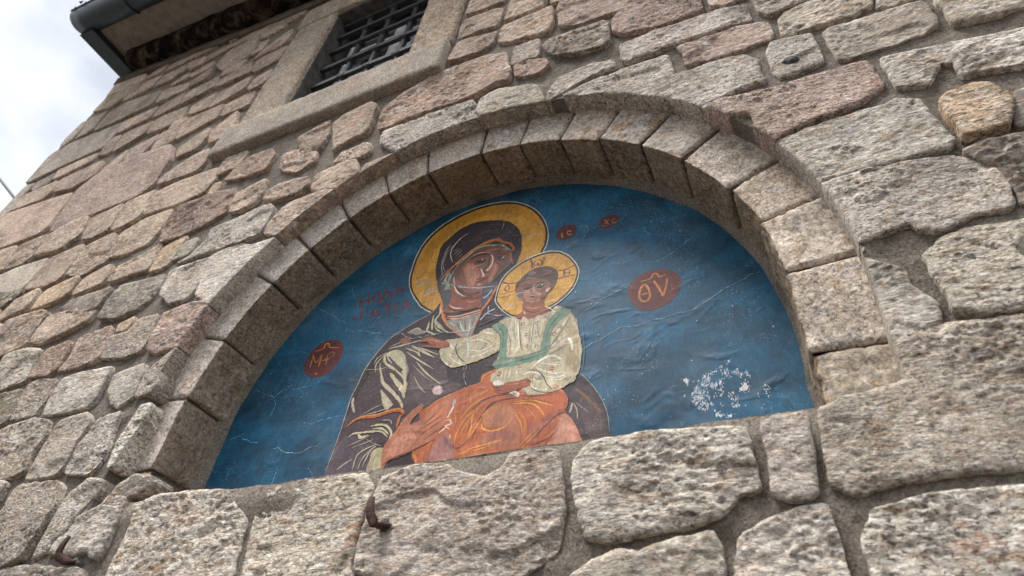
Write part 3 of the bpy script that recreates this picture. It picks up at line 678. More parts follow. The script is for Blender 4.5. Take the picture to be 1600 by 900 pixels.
# ---------------------------------------------------------------- arch ring
def arch_pt(th, r):
    """point at radius r, at arc parameter th; below the springing the jambs run straight down"""
    if th < 0: return r, ACY + th * R_IN
    if th > math.pi: return -r, ACY - (th - math.pi) * R_IN
    return r * math.cos(th), ACY + r * math.sin(th)
def ring_piece(name, t0, t1, mat, rin, zf, seed, color, joint=0.006, rough=1.0, nb=True, rout=1.13, zback=-0.30):
    L_ = (t1 - t0) * R_IN; nv = max(6, int(L_ / 0.0075))
    cr = 0.004
    prof = [(r, zf, 0, 1) for r in np.arange(rout, rin + cr, -0.0075)]
    for q in (0.15, 0.4, 0.65, 0.9):
        aa = q * math.pi / 2; prof.append((rin + cr - cr * math.sin(aa), zf - cr + cr * math.cos(aa), math.sin(aa), math.cos(aa)))
    prof += [(rin, z, 1, 0) for z in np.arange(zf - cr - 0.004, zback, -0.0075)]
    prof = np.array(prof); nu = len(prof)
    tt = np.linspace(t0 + joint / R_IN, t1 - joint / R_IN, nv)
    rows = []
    for k, th in enumerate(tt):
        ds = min(th - tt[0], tt[-1] - th) * R_IN; e = min(1, ds / 0.010); ed = 1 - (1 - e)**2
        u = prof[:, 0] * 1.0; zz = prof[:, 1]
        sc_ = np.cumsum(np.r_[0, np.hypot(np.diff(prof[:, 0]), np.diff(prof[:, 1]))]); arc = th * R_IN
        h = 0.0022 * rough * fbm(sc_ * 35, np.full(nu, arc * 35), seed, 4, 0.6) + 0.0030 * rough * fbm(sc_ * 9, np.full(nu, arc * 9), seed + 5, 2)
        h -= 0.0024 * rough * np.clip((vn(sc_ * 110, np.full(nu, arc * 110), seed + 7) - .6) / .3, 0, 1)
        chip = np.exp(-((sc_ - sc_[int(np.argmax(prof[:, 2] > 0.5))]) / 0.02)**2); h -= chip * 0.008 * rough * max(0, float(fbm(np.array([arc * 18.]), np.array([seed * 1.3]), seed + 8, 3)[0]) + 0.1)
        h = h - (1 - ed) * 0.007
        rr = u - prof[:, 2] * h; z2 = zz + prof[:, 3] * h
        rows.append([(*arch_pt(th, r), z) for r, z in zip(rr, z2)])
    def sunk(row, k): return [(x + 0, y, z) for x, y, z in [(*arch_pt(tt[k], prof[i, 0] + 0.05 * prof[i, 2]), row[i][2] - 0.05 * prof[i, 3]) for i in range(nu)]]
    rows = [sunk(rows[0], 0)] + rows + [sunk(rows[-1], -1)]
    V = np.array(rows).reshape(-1, 3); nr = len(rows); F = []
    for a in range(nr - 1):
        for b in range(nu - 1):
            i = a * nu + b; F.append((i, i + 1, i + nu + 1, i + nu))
    at_ = np.tile(np.c_[np.repeat(np.clip(prof[:, 2], 0, 1)[:, None], 3, 1), np.ones(nu)], (nr, 1))   # weight of the brown tint: full on the soffit, none on the face
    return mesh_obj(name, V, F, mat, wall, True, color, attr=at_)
JT = [-0.37, -0.165, 0.075, 0.266, 0.439, 0.664, 0.845, 1.024, 1.1875, 1.36, 1.526, 1.762, 1.94, 2.131, 2.329, 2.525, 2.805, 3.05, 3.325, 3.52]
VC = ['a89c8c', 'cabdae', 'cabdae', 'c6b8a8', 'bdb1a5', 'bbb0a5', 'b8aea4', 'bcafa3', 'bab0a6', 'bdb3aa', 'bcb1a6', 'b8aea3', 'b8aea5', 'bdb5ae', 'c0b8b0', 'c2b8ae', 'c6bcb2', 'c8bdb3', '9c9284']
vr = np.random.default_rng(5)
for i in range(len(JT) - 1):
    rg_ = 2.2 if i in (0, len(JT) - 2) else (1.6 if i in (2, 3) else 1.0)
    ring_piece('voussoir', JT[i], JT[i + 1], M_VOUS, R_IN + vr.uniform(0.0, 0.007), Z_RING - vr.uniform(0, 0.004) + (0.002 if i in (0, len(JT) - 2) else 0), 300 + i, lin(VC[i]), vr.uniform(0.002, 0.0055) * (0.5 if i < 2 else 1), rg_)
ring_piece('ring_mortar', JT[0] - 0.02, JT[-1] + 0.02, M_MORTAR_D, R_IN + 0.0135, Z_RING - 0.0105, 77, None, 0, 0.8, rout=1.12)
# rough plaster fillet between soffit and painting
th = np.linspace(-0.33, math.pi + 0.33, 150); V = []
for k, a in enumerate(th):
    wv = 0.010 + 0.007 * float(fbm(np.array([a * 9.]), np.array([1.3]), 4, 4)[0]) + 0.005 * max(0, (a - 2.5))
    for r, z in ((R_IN + 0.03, Z_PAINT + 0.05), (R_IN + 0.004 + 0.003 * math.sin(a * 37), Z_PAINT + 0.014 + wv * .8), (R_IN - wv * 0.6, Z_PAINT + 0.007), (R_IN - wv * 1.1, Z_PAINT - 0.004)): V.append((*arch_pt(a, r), z))
F = [(k * 4 + j, k * 4 + j + 1, k * 4 + j + 5, k * 4 + j + 4) for k in range(len(th) - 1) for j in range(3)]
mesh_obj('plaster_fillet', V, F, M_PLASTER, wall)
# ledge behind the sill stones
xs = np.linspace(-1.06, 1.06, 70); V = []
for x in xs:
    n_ = float(fbm(np.array([x * 14.]), np.array([2.2]), 8, 4)[0])
    for z, yy in ((-0.30, 0.022), (-0.12, 0.010 + .006 * n_), (0.001 + .003 * n_, -0.003 + 0.005 * n_), (0.002 + .003 * n_, -0.05), (-0.012, -0.10)): V.append((x, yy, z))
F = [(k * 5 + j, k * 5 + j + 1, k * 5 + j + 6, k * 5 + j + 5) for k in range(len(xs) - 1) for j in range(4)]
mesh_obj('mortar_ledge', V, F, M_PLASTER, wall)

# ---------------------------------------------------------------- the painting
pw = thing('mural_painting', 'painted icon of a mother and child with gold haloes on blue, in the arched niche', 'painting', (0, 0.0, Z_PAINT))
al = arch_loop(R_IN + 0.012, 90, -0.02)
gp = gridpts(-R_IN, R_IN, -0.01, 1.25, 0.03); gp = gp[inside(gp, al)]; gp = gp[edist(gp, al) > .012]
v, f = cdt(np.vstack([al, gp]), [list(range(len(al)))], lambda c_: inside(c_, al))
mesh_obj('blue_ground', np.c_[v, np.full(len(v), Z_PAINT)], f.tolist(), M_BLUE, pw, False)
PAINT = """@mother_halo
P c8bfa8 0.00:-1138,3366 -1171,3561 -1146,3936 -1035,4247 -813,4471 -508,4611 -191,4658 129,4622 364,4541 577,4393 768,4176 908,3895 964,3639 952,3451 906,3327 803,3009 526,2661 195,2471 -173,2515 -492,2630 -808,2844 -943,3005 -1069,3203
P 1d1a20 0.00:-1120,3361 -1153,3555 -1127,3922 -1017,4226 -798,4447 -497,4587 -184,4633 132,4600 366,4519 574,4375 760,4163 896,3893 950,3644 937,3457 896,3342 793,3023 516,2674 189,2488 -175,2531 -490,2645 -801,2858 -931,3013 -1052,3203
P c48f34 0.00:-1086,3351 -1117,3538 -1093,3892 -989,4183 -773,4400 -480,4537 -171,4586 137,4555 366,4478 561,4344 738,4141 868,3885 919,3655 906,3467 868,3363 765,3055 495,2712 171,2524 -180,2564 -487,2676 -786,2883 -907,3029 -1021,3201
P b98328 0.00:-1094,3599 -1058,3881 -946,4134 -744,4335 -464,4474 -163,4526 143,4497 365,4423 546,4296 716,4097 836,3859 876,3671 788,3877 528,4156 265,4311 -51,4392 -413,4350 -654,4193 -820,3932 -881,3595 -972,3377
S 8a5f20 1.33:-925,3786 -616,3573
S a8aab0 2.02:577,3701 759,3700 927,3659
s 9aa0a8 3.85:-993,3282 -860,3314 -716,3289
s a0a4a8 4.20:-899,3131 -784,3168 -679,3172
s a8a8a4 3.74:-830,3094 -728,3117 -636,3108
S a8a8a4 3.92:-1060,3374 -959,3416 -834,3414
@mother_figure
P 32262b 0.00:-743,3638 -725,3991 -619,4113 -451,4255 -227,4308 17,4264 271,4161 411,4043 525,3860 572,3644 581,3436 547,3294 511,3100 465,2838 453,2525 462,2272 765,1867 1250,1456 1471,1297 1612,1128 1713,914 1756,713 1761,519 1769,243 -1627,346 -1632,437 -1646,633 -1630,776 -1609,1022 -1599,1192 -1595,1359 -1587,1613 -1544,1795 -1498,2010 -1401,2201 -1294,2363 -1201,2467 -1042,2556 -855,2648 -656,2727 -545,2862 -525,2912 -632,3217 -683,3327 -726,3497
P 4a3a3e 0.00:-1537,1421 -1429,1772 -1232,2123 -872,2244 -467,2102 -201,1623 -240,1368 -453,1151 -573,925 -909,894 -1162,850 -1353,597 -1594,510 -1597,788 -1580,1163
P 564a52 0.00:-1591,910 -1452,1057 -1186,935 -877,770 -781,564 -849,350 -1599,396 -1631,752
P 5a4a4c 0.00:-757,1734 -645,1852 -382,1659 -10,1497 -64,1421 -325,1366 -471,1238 -590,1388
P 463a40 0.00:1402,1223 1507,1203 1626,1042 1706,864 1743,645 1741,442 1498,476 1448,691 1363,849 1324,1005
P 5a4a4a 0.00:1441,1022 1578,1035 1679,797 1716,512 1614,493 1515,681
s 7a5a44 5.36:1403,1164 1510,1052 1613,921 1672,834
S b0a590 3.79:1365,1009 1357,943 1338,890
S a89c88 2.68:1376,996 1420,910 1427,809
S 8f8790 1.60:1397,1004 1470,934 1553,854
S 8e99a0 1.87:1436,1361 1506,1274 1612,1124 1693,962 1741,801 1758,608
S a8a094 2.98:-551,2841 -653,2715 -853,2637 -1040,2544 -1198,2455 -1291,2351 -1398,2190 -1495,2000 -1540,1785 -1584,1604 -1592,1349 -1596,1182 -1606,1013 -1627,767 -1643,625
P 4a3a40 0.00:-665,3286 -534,2959 -465,2796 -405,2889 -349,3133 -433,3394 -529,3484
P 4c4c52 0.00:-628,3388 -501,3439 -394,3388 -379,3119 -373,2914 -417,2712 -459,2707 -526,2957
S a6a585 5.90:-488,3453 -525,3321 -545,3220
S 99997c 4.95:-534,3288 -467,3162 -420,3062
s 8c8a70 6.75:-513,3425 -462,3301
@mother_face
P 6d4136 0.00:-388,3488 -248,3614 -100,3698 3,3717 136,3700 270,3654 387,3570 436,3461 452,3361 443,3262 372,3178 272,3080 185,2986 118,2932 -19,2935 -222,3024 -349,3129 -394,3283
P 8a5140 0.00:-385,2984 -389,3226 91,2998 104,2636 59,2619 -134,2620 -378,2656 -444,2703 -393,2820
P 80503f 0.00:-304,3461 -197,3540 -39,3537 110,3489 200,3380 197,3194 143,3029 51,2966 -105,3004 -231,3079 -290,3251
P a86f58 0.00:-264,3441 -189,3486 -80,3409 -29,3295 0,3178 -29,3080 -74,3015 -150,3052 -210,3196 -255,3334
P b98068 0.00:-234,3391 -179,3422 -99,3365 -61,3274 -40,3175 -77,3079 -131,3095 -188,3220
P 9a634f 0.00:215,3359 260,3298 264,3204 230,3123 203,3041 157,3009 157,3115 184,3198 190,3304
s a8745c 5.63:231,3330 220,3233 204,3131 166,3037
P 545a4e 0.00:423,3465 449,3361 438,3256 366,3175 260,3076 184,2994 157,2965 214,3052 313,3158 388,3257 415,3357
s 8f5c48 7.37:40,3634 145,3626 276,3603 373,3530
S c29a80 3.00:-236,3533 -141,3612 -11,3623 132,3575
S 3c2420 5.23:-211,3548 -111,3586 -6,3589 108,3554
S 4a2c26 4.35:211,3504 287,3502 367,3464
P 3a2420 0.00:-102,3474 -45,3488 20,3489 69,3454 31,3426 -50,3432
P 5f3a30 0.00:-119,3459 -49,3420 42,3415 77,3443 71,3389 -4,3374 -86,3408
S b88a70 2.56:-92,3407 -5,3385 68,3414
P d8c8b8 0.00:-6,3485 6,3497 21,3479 9,3470
P 3a2622 0.00:216,3454 266,3466 338,3442 330,3401 266,3405
S cfb49c 2.87:296,3418 324,3418 338,3442
S 3a2420 2.86:221,3417 290,3363 358,3373
S a87560 2.14:230,3394 292,3342 353,3353
S 4a2c26 5.79:110,3489 118,3374 82,3307 24,3266
S d8b49a 5.06:129,3544 166,3470 171,3389 151,3309 115,3247
S e0c0a8 5.71:121,3279 110,3240
S 3a201c 4.29:11,3264 66,3235 105,3229
S 3a201c 3.19:94,3210 145,3210
S dcc0ac 4.28:7,3315 49,3217 68,3169 37,3163
P 6e2c28 0.00:-38,3140 27,3150 87,3124 139,3139 122,3092 73,3083 8,3102
S 8a3c34 2.82:-22,3136 42,3127 130,3131
P b88868 0.00:-14,3033 15,3052 52,3033 49,3004 9,3006
S 5a342a 3.52:-53,3087 -15,3088 52,3056
S d8b8a0 2.93:-397,3299 -390,3219 -355,3131
s a0a49c 2.90:-584,3230 -497,3188 -382,3131 -270,3083 -158,3025
s 8f9698 2.75:-25,2977 81,2931 179,2936 288,2941
S 4a2a26 8.69:-351,3128 -247,2978 -90,2887 63,2889
S e0c8b4 4.79:-363,3114 -298,2985 -173,2871
S 6a3a30 5.40:-200,2865 -50,2807 75,2804
S e0c0a8 3.87:-387,2789 -288,2706 -155,2671
S 5a3028 3.82:-396,2755 -312,2684 -134,2620 57,2632
S 9c6450 6.89:-189,2796 -41,2739 70,2741
P 4a4650 0.00:83,2950 173,3007 300,2986 275,2845 211,2701 130,2597 98,2685
s 9aa0a8 4.55:108,2762 172,2793 231,2874
S a8aab0 3.53:-322,3085 -108,3005 82,2958 265,2929
@mother_veil_trim
S b06028 10.10:-609,3293 -512,3427 -396,3536 -254,3658 -108,3755 44,3804 196,3801 302,3714 397,3659 465,3547 454,3494
S d08038 3.05:-538,3422 -400,3557 -258,3679 -111,3773 42,3821 194,3814
S a85c2c 5.31:429,3495 444,3379 481,3250
S 6f8068 6.72:-436,3375 -365,3510 -249,3620 -91,3726 26,3738 134,3716 296,3657 381,3572 451,3495
S a8b498 3.04:-395,3526 -297,3589 -249,3623 -166,3695 -81,3749 25,3746 119,3731
S b0b8a0 3.00:145,3730 154,3677
S b0b8a0 2.95:293,3679 305,3626
S 8c9c80 4.37:326,3610 411,3525
S a3a68a 6.64:-501,3067 -476,3182 -457,3302 -423,3379
S 8a8f78 5.13:-449,3067 -491,3156 -458,3271
S b2ad98 3.96:-473,3589 -530,3749 -523,3883 -423,4036 -290,4119
S 8f8478 2.34:-558,3420 -621,3579 -604,3791 -539,3941
S a59a8c 3.13:-593,3367 -643,3586 -625,3832 -565,3981
S 9c9284 2.33:-446,3671 -350,3794
S 9c9284 2.35:-473,3739 -381,3821
S 9c9284 1.97:-498,3803 -412,3842
S 8f8478 1.93:-415,3611 -331,3717
S 5c2c24 3.53:-188,3936 -126,3978 -33,3988
S 7a3c30 2.73:-145,3921 -114,3893
S 7a3c30 2.72:-91,3923 -68,3901
S 7a3c30 2.73:-137,3959 -38,3930
S 6a5048 1.95:-280,3917 -167,3981 -39,4039 125,4015 372,3918
S 7c6a60 1.89:372,3918 383,3864
S 7c6a60 1.86:414,3820 500,3777
S 9a8e80 1.94:261,4161 258,4065 241,3985
S b5683c 9.83:-524,2906 -471,2694 -378,2495 -223,2318 -70,2169
S d08a58 2.69:-532,2908 -483,2697 -393,2499 -236,2313
S a55f3a 8.84:300,2928 212,2693 127,2566 74,2410 34,2181
S c9805a 2.61:286,2923 198,2697 114,2562 66,2420
P 8f8a80 0.00:-382,2519 -227,2511 74,2511 116,2546 72,2381 39,2194 -57,2170 -216,2316 -333,2437
S 5c5650 2.58:-218,2454 -186,2385 -154,2316
S c8c4b4 2.57:-179,2467 -133,2356 -79,2268
S 5c5650 2.56:-111,2473 -60,2278
S c0bcac 3.26:-28,2467 -14,2282 -42,2199
S 6a645c 2.55:23,2485 14,2320
S c8c4b4 2.62:-319,2480 -236,2397
s a06a58 12.01:-378,2577 -232,2539 -66,2539 111,2555
S d8b8a8 2.26:-381,2593 -235,2557 -69,2559 106,2575
S d8b8a8 2.25:-367,2552 -228,2516 -63,2518 114,2536
S 6a3a30 1.88:-375,2571 -231,2536 -66,2538 111,2554
S 4a3c48 5.70:115,2309 191,2335 330,2375 457,2402
s a4a4b0 3.29:209,2607 221,2464
s a8aab8 4.36:116,2400 210,2498 312,2533
S a0a0b0 2.51:225,2478 352,2415 457,2402
@mother_drapery
S b8ae92 5.04:-962,2467 -825,2509 -731,2445 -660,2412
P 8b857c 0.00:-931,2460 -814,2491 -673,2409 -772,2397
S b8ae92 5.40:-645,2566 -649,2485 -658,2416
S b8b098 4.16:-659,2425 -581,2375 -507,2323
S b8ae92 5.40:-595,2665 -591,2533 -571,2411
S b8ae92 5.36:-525,2790 -502,2670 -552,2555 -432,2407 -304,2310
S b8ae92 4.16:-551,2499 -504,2414 -405,2335
S b0a890 3.04:-574,2592 -466,2478 -366,2353
S a8a08a 2.71:-1193,2287 -1047,2328 -932,2335
S b8ae92 4.22:-1209,2263 -947,2277 -713,2291
S a09882 2.70:-1165,2266 -973,2260
S b8ae92 5.88:-837,2236 -653,2105 -452,1965
S b0a890 2.92:-725,2180 -567,2093 -396,1989
S b8ae92 4.08:-917,2209 -738,2109 -664,2026
S a8a08a 3.34:-830,2204 -715,2133 -687,2068
S b8ae92 3.62:-887,2142 -682,1979 -432,1791
S b8ae92 3.13:-704,1955 -508,1737 -279,1543
S 9a9280 2.10:-753,1922 -577,1744 -415,1603
S b0a890 2.74:-692,1740 -580,1567 -471,1460
S b8ae92 3.47:-1365,2059 -1335,2151 -1209,2207
S b8ae92 3.82:-1307,1922 -1332,2045 -1272,2137 -1191,2195
S b0a890 1.89:-1488,2003 -1292,1966 -1146,1964
P bcb294 0.00:-1230,2105 -1221,2187 -1109,2219 -1000,2190 -903,2086 -838,1912 -798,1705 -849,1736 -996,1880 -1107,1953 -1198,2039
S 4a3a40 5.96:-1204,2160 -1154,2052 -1011,1941 -865,1803
S 4a3a40 7.45:-1158,2135 -1039,1998 -880,1856
S b8ae92 8.66:-1206,1850 -1124,1713 -954,1543
S b8ae92 9.25:-1064,1858 -921,1688 -758,1520
S b0a890 3.36:-1277,2070 -1220,1904 -1138,1765
S bcb294 8.41:-838,1748 -791,1635 -786,1498
S 6a3a38 6.99:-899,1628 -829,1533
S 8a8078 5.07:-885,2009 -812,1877 -800,1762
P b8ae92 0.00:-1144,1633 -1026,1516 -926,1404 -902,1380 -989,1320 -1054,1410 -1111,1531
S b8ae92 7.63:-1089,1707 -953,1556 -815,1410 -753,1301
S bcb294 10.45:-931,1690 -822,1573 -762,1441
S 8f8a80 3.13:-1344,1301 -1183,1376 -1054,1410
S a8a498 2.75:-1275,1305 -1111,1315 -923,1353
S a85c34 10.14:-1512,1180 -1427,1249 -1308,1274 -1096,1260 -941,1291 -792,1286 -722,1225 -774,1183 -772,1039
S d09048 2.73:-1496,1197 -1416,1260 -1312,1288 -1101,1276 -944,1304 -795,1300 -714,1224
S d88c48 2.95:-759,1206 -765,1131 -776,1058
S bcb294 5.90:-1158,1128 -1006,1126 -900,1078 -826,979 -845,891
S bcb294 4.94:-1124,1087 -977,1067 -860,972
S bcb294 5.00:-1445,1025 -1385,1064 -1273,1060 -1121,1052 -980,1030 -872,944
S b8ae92 7.35:-1310,1047 -1254,994 -1149,1010
S a8a08a 2.32:-1431,902 -1281,948 -1132,995
S a8a08a 2.30:-1341,877 -1188,908 -1063,941
S a8a49c 2.99:-1008,1183 -895,1165 -852,1108
S 8f8a88 2.27:-1193,973 -1049,890 -929,837
S b8ae92 3.53:-1255,597 -1243,754 -1163,822 -1004,872
S b8ae92 3.18:-1180,587 -1147,724 -1014,861
S b8b098 2.86:-1125,604 -1072,785 -997,847
S b8b098 2.91:-1484,619 -1384,690 -1302,726
P b8ac8a 0.00:-1044,525 -1040,715 -1024,800 -903,812 -883,689 -866,503
S 8a7c60 1.56:-974,760 -987,667 -984,563
S b8a89c 7.23:-1548,1597 -1532,1497 -1462,1363
S d0c0b4 4.39:-1551,1584 -1530,1538
P d0b4b0 0.00:-386,1477 -357,1531 -291,1525 -246,1477 -257,1414 -321,1413
S e4d0cc 2.99:-356,1458 -313,1503 -271,1488
@child_garment
P b0613f 0.00:-497,1200 -428,1239 -267,1330 -126,1389 3,1417 123,1446 242,1474 262,1566 388,1601 484,1616 644,1454 777,1344 894,1208 1081,1174 1232,1193 1299,1110 1324,1005 1292,920 1356,843 1435,679 1471,507 1480,378 -416,409 -401,524 -487,693 -383,818
P a8694f 0.00:403,793 576,857 725,925 806,754 761,544 467,639 322,715
P b4765c 0.00:360,1032 443,1113 592,1123 716,1019 725,925 576,857 391,886
P 9a5f50 0.00:430,761 582,800 740,764 746,697 573,679
P bc8068 0.00:1099,492 1168,635 1208,757 1266,869 1312,872 1376,796 1440,657 1477,466
P c48c76 0.00:1179,507 1223,647 1270,769 1320,794 1384,708 1427,596 1444,470
P a05a48 0.00:888,808 1013,855 1117,905 1242,929 1162,853 1082,777 984,662 904,598
P a07068 0.00:-203,776 -101,877 25,698 24,564 -130,519 -252,534
P 8a6060 0.00:-126,881 -3,725 53,672 -47,708
S 5f3c44 3.93:83,917 177,1080 302,1205 451,1245 615,1240
S 5f3c44 3.83:241,727 311,969 406,1132 552,1178 735,1175
S 6a4448 2.68:168,829 211,1009 246,1099
S 6a4040 2.11:917,573 1010,594 1161,657 1225,733
S 5a3838 2.97:1301,908 1203,880 1082,777 974,653
S 5a3838 2.12:1296,897 1360,837 1429,712
S 7a463c 2.09:1067,512 1132,629
S 7a4a40 2.33:603,1242 767,1200 927,1158 1148,1141
S 8a4a38 2.28:794,1147 975,1102 1153,1036
S d0913f 2.75:66,1027 186,1182 355,1257
S d0913f 3.24:175,703 293,925 369,1054 448,1118
S d89c48 3.44:335,918 372,853 468,815 590,830 679,886
S dc9c40 3.41:691,1103 866,1086 981,1020 1078,883
S dc9c40 2.56:706,1124 886,1118 1044,1055 1165,997
S c88a48 1.70:754,1092 872,1015 974,889
S c88a48 2.24:718,995 798,867 833,723
S c88a48 1.68:761,1011 853,870 852,742
S c88a48 1.72:623,1046 719,983 794,890
S d0913f 2.43:776,553 898,675 983,754
S d0913f 1.88:824,546 961,687 1031,741
S d0913f 2.66:138,686 212,845 214,1032 287,1140
S c8843c 2.78:277,1258 305,1322 420,1353
S c8843c 2.18:172,1197 154,1300 214,1367
S c8843c 1.78:237,911 304,1017 437,1066
S d0913f 3.19:262,1457 281,1544 385,1595
S b87838 1.88:26,1273 98,1285 150,1263
S b87838 1.89:18,1325 113,1345 153,1325
S c88040 1.77:401,990 417,1046 523,1123 639,1115
S c88040 1.74:371,948 469,897 593,900
S d89c48 2.25:63,576 242,640 463,674 610,692
S d0944a 1.69:90,587 247,609 479,636
S d89c48 2.49:70,534 372,518 600,541
S c88c50 1.66:142,549 366,562 563,579
S c88c50 1.69:110,608 302,615 551,678
S d0913f 2.98:41,707 46,855 137,1029 252,1136
S c88840 2.38:100,812 125,913 192,1020
S c8843c 2.15:-76,1076 -17,1091 14,978
S c8843c 2.15:-116,1095 -57,1037 -19,959
S 6a4448 2.32:-3,725 77,668 172,722 261,822
S 7a5048 2.07:-259,513 -259,692 -225,826
S d08038 4.76:-478,688 -427,624 -386,518
S c87c40 2.11:-281,741 -238,828 -172,865
S 9c8078 1.74:-80,758 1,634 60,560
s d8d0c8 3.74:-50,1213 -85,1127 -112,1070
S d0c4bc 3.05:-147,1027 -82,1041 -48,987 -117,963 -49,922
s d8d0c8 2.73:-113,944 -188,885
S d8ccc4 2.97:-38,856 -27,797
s a89c98 8.24:-86,1314 -51,1257 -70,1223
P d8d0cc 0.00:-71,544 -44,557 22,510 -37,518
@mother_hand
P ae6e54 0.00:-840,500 -896,785 -840,896 -766,1017 -715,1121 -653,1199 -587,1256 -497,1311 -465,1281 -497,1210 -571,1135 -595,1060 -533,1069 -430,1124 -325,1231 -129,1371 -72,1328 -80,1254 -112,1096 -179,926 -238,820 -355,765 -561,690 -728,654 -805,609
P bd8068 0.00:-827,693 -798,830 -711,950 -635,1011 -547,961 -479,879 -509,789 -616,711 -734,681
S 6a3a30 2.50:-438,981 -323,1033 -171,1114
S 6a3a30 2.48:-410,911 -277,989 -148,1058
S 6a3a30 2.44:-380,827 -237,908 -120,967
S 7a4034 2.22:-412,1037 -302,1118 -189,1248
S d07a48 2.83:-412,1007 -294,1073 -177,1183
S d07a48 2.49:-391,937 -270,1015
S 5a3430 2.74:-851,592 -730,663 -563,698 -356,767 -232,821
S 6a3c30 1.91:-886,771 -837,884 -764,1007
S c07a58 3.22:-851,838 -781,973 -718,1086 -634,1173
S d08048 2.91:-412,1224 -278,1321 -75,1386
@child_halo
P c9c3b2 0.00:291,2674 292,2780 318,2947 385,3083 502,3194 649,3273 826,3319 1004,3317 1137,3266 1253,3165 1341,3036 1402,2887 1409,2768 1368,2625 1298,2514 1197,2423 1095,2362 935,2306 747,2287 558,2336 406,2477 321,2603
P 22202a 0.00:304,2675 305,2777 331,2935 398,3068 513,3176 658,3254 832,3298 1007,3296 1135,3248 1245,3151 1330,3027 1388,2886 1395,2773 1355,2635 1287,2527 1188,2437 1089,2378 932,2323 746,2304 561,2351 415,2486 333,2607
P cf9a44 0.00:325,2675 326,2766 351,2917 415,3045 527,3149 669,3226 838,3268 1009,3267 1131,3221 1234,3130 1313,3015 1368,2884 1374,2779 1336,2649 1271,2546 1176,2458 1081,2401 927,2348 744,2330 566,2376 427,2506 350,2616
S e0b060 2.98:983,3052 1046,3166 1114,3212
s 9c8a78 3.43:336,2704 435,2697 557,2705
s 70302c 3.31:723,3260 750,3194 768,3076
s 70302c 2.28:756,3238 785,3082
s 70302c 2.51:941,3257 912,3086
s 70302c 2.01:915,3255 901,3089
s 70302c 3.10:1122,2924 1244,2915 1353,2956
s 70302c 2.81:1132,2790 1248,2794 1357,2787
s 5f3440 3.52:351,2976 458,2908 570,2894
s 7a4a40 2.22:340,2754 446,2755 542,2767
s b09a90 9.49:1180,2855 1225,2857
s 5f2a28 2.77:809,3196 791,3158 806,3114 840,3118 848,3149 854,3110 886,3100 896,3136 879,3189 847,3206
s 5f2a28 2.84:1209,2894 1212,2816
s 5f2a28 2.83:1278,2888 1283,2818
s 5f2a28 2.36:1211,2855 1281,2850
s 5f2a28 1.67:1195,2895 1224,2893
s 5f2a28 1.66:1266,2889 1293,2889
s 5f2a28 1.65:1198,2818 1227,2816
s 5f2a28 1.64:1270,2817 1297,2817
s 6a2c26 2.74:440,2887 414,2847 424,2802 452,2783 476,2813 463,2869 440,2887
s b8a080 6.45:402,2467 461,2528 590,2540
s d0b488 4.10:963,2452 1049,2459 1123,2453
@child_figure
P 553c35 0.00:562,2788 574,2887 607,2926 672,2995 757,3046 860,3069 975,3046 1064,2996 1120,2922 1133,2821 1115,2711 1076,2654 1014,2575 976,2514 950,2461 799,2472 673,2568 616,2636
P 825a4c 0.00:576,2784 615,2837 681,2882 813,2875 962,2830 1034,2745 1022,2655 986,2562 948,2492 886,2433 784,2456 684,2544 596,2662
P a87a66 0.00:680,2691 745,2735 816,2715 888,2652 926,2579 898,2506 814,2498 726,2553
S 9a7a6c 2.21:689,2902 767,2911 874,2868
S 3a2622 4.32:838,2761 887,2797 973,2772
S 3a2622 3.65:654,2794 722,2811 799,2762
P 2c1c1a 0.00:866,2732 906,2771 954,2748 939,2710 897,2704
P 33221e 0.00:684,2751 725,2773 772,2746 740,2722
S a88472 1.90:858,2711 911,2692 952,2706
P d8d0c8 0.00:917,2759 927,2761 937,2748 926,2741
S b89a88 2.17:676,2736 739,2711 781,2723
S 3c2824 2.15:778,2757 788,2681 777,2652
S c4a494 2.87:814,2757 825,2701 824,2655
S 3c2824 2.37:777,2652 813,2632 846,2641
S 6a302c 3.53:778,2590 808,2590 847,2573
S b08c7c 2.13:789,2616 823,2608
S 4a302a 2.34:785,2547 829,2530 871,2533
S 7a5044 4.23:1044,2711 1072,2742 1088,2703 1047,2656
P e0b8b4 0.00:980,2651 1004,2681 1038,2666 1031,2637 999,2615
S d87070 1.41:993,2642 1026,2659
S b0a098 1.74:722,2979 750,3015 803,3015
S b0a098 1.74:739,2958 769,2992 826,2997
S b0a098 1.48:755,2947 788,2970 832,2978
S a09088 1.48:689,2902 722,2925 766,2917
S 8a7870 1.95:918,2985 988,2974 1059,2919
s a8a0a0 3.38:584,2697 644,2701 714,2697
s a09898 2.40:562,2651 635,2609 671,2589
P 8c5340 0.00:693,2529 825,2460 967,2497 981,2402 1058,2296 964,2242 766,2256 590,2331 692,2390
S 5a302a 3.43:716,2414 809,2345 934,2326
S d0a890 3.11:705,2395 742,2325
S b87c64 4.15:725,2457 830,2399 929,2402
S 4a2a26 3.05:584,2329 690,2269 817,2243 964,2242 1058,2293
P b5a98c 0.00:390,2290 558,2339 652,2279 767,2247 938,2255 1070,2299 1127,2355 1225,2307 1323,2209 1391,2064 1424,1865 1456,1648 1441,1425 1408,1322 1308,1245 766,1388 421,1638 506,1973
P b8ad90 0.00:-331,2194 -173,2183 68,2173 191,2231 322,2221 413,2104 437,1887 260,1803 50,1763 -140,1748 -233,1796 -345,1921 -387,2074 -258,2085
P b8ad90 0.00:376,1486 423,1581 587,1625 825,1614 1170,1591 1428,1485 1422,1363 1368,1277 1253,1202 1135,1170 948,1176 846,1204 783,1282 878,1294 844,1375 551,1398 417,1427
P a89878 0.00:1258,2070 1352,2019 1415,1761 1426,1477 1380,1364 1277,1534 1316,1706 1288,1871
P c4b99e 0.00:538,2282 640,2271 690,1848 612,1784 553,1879
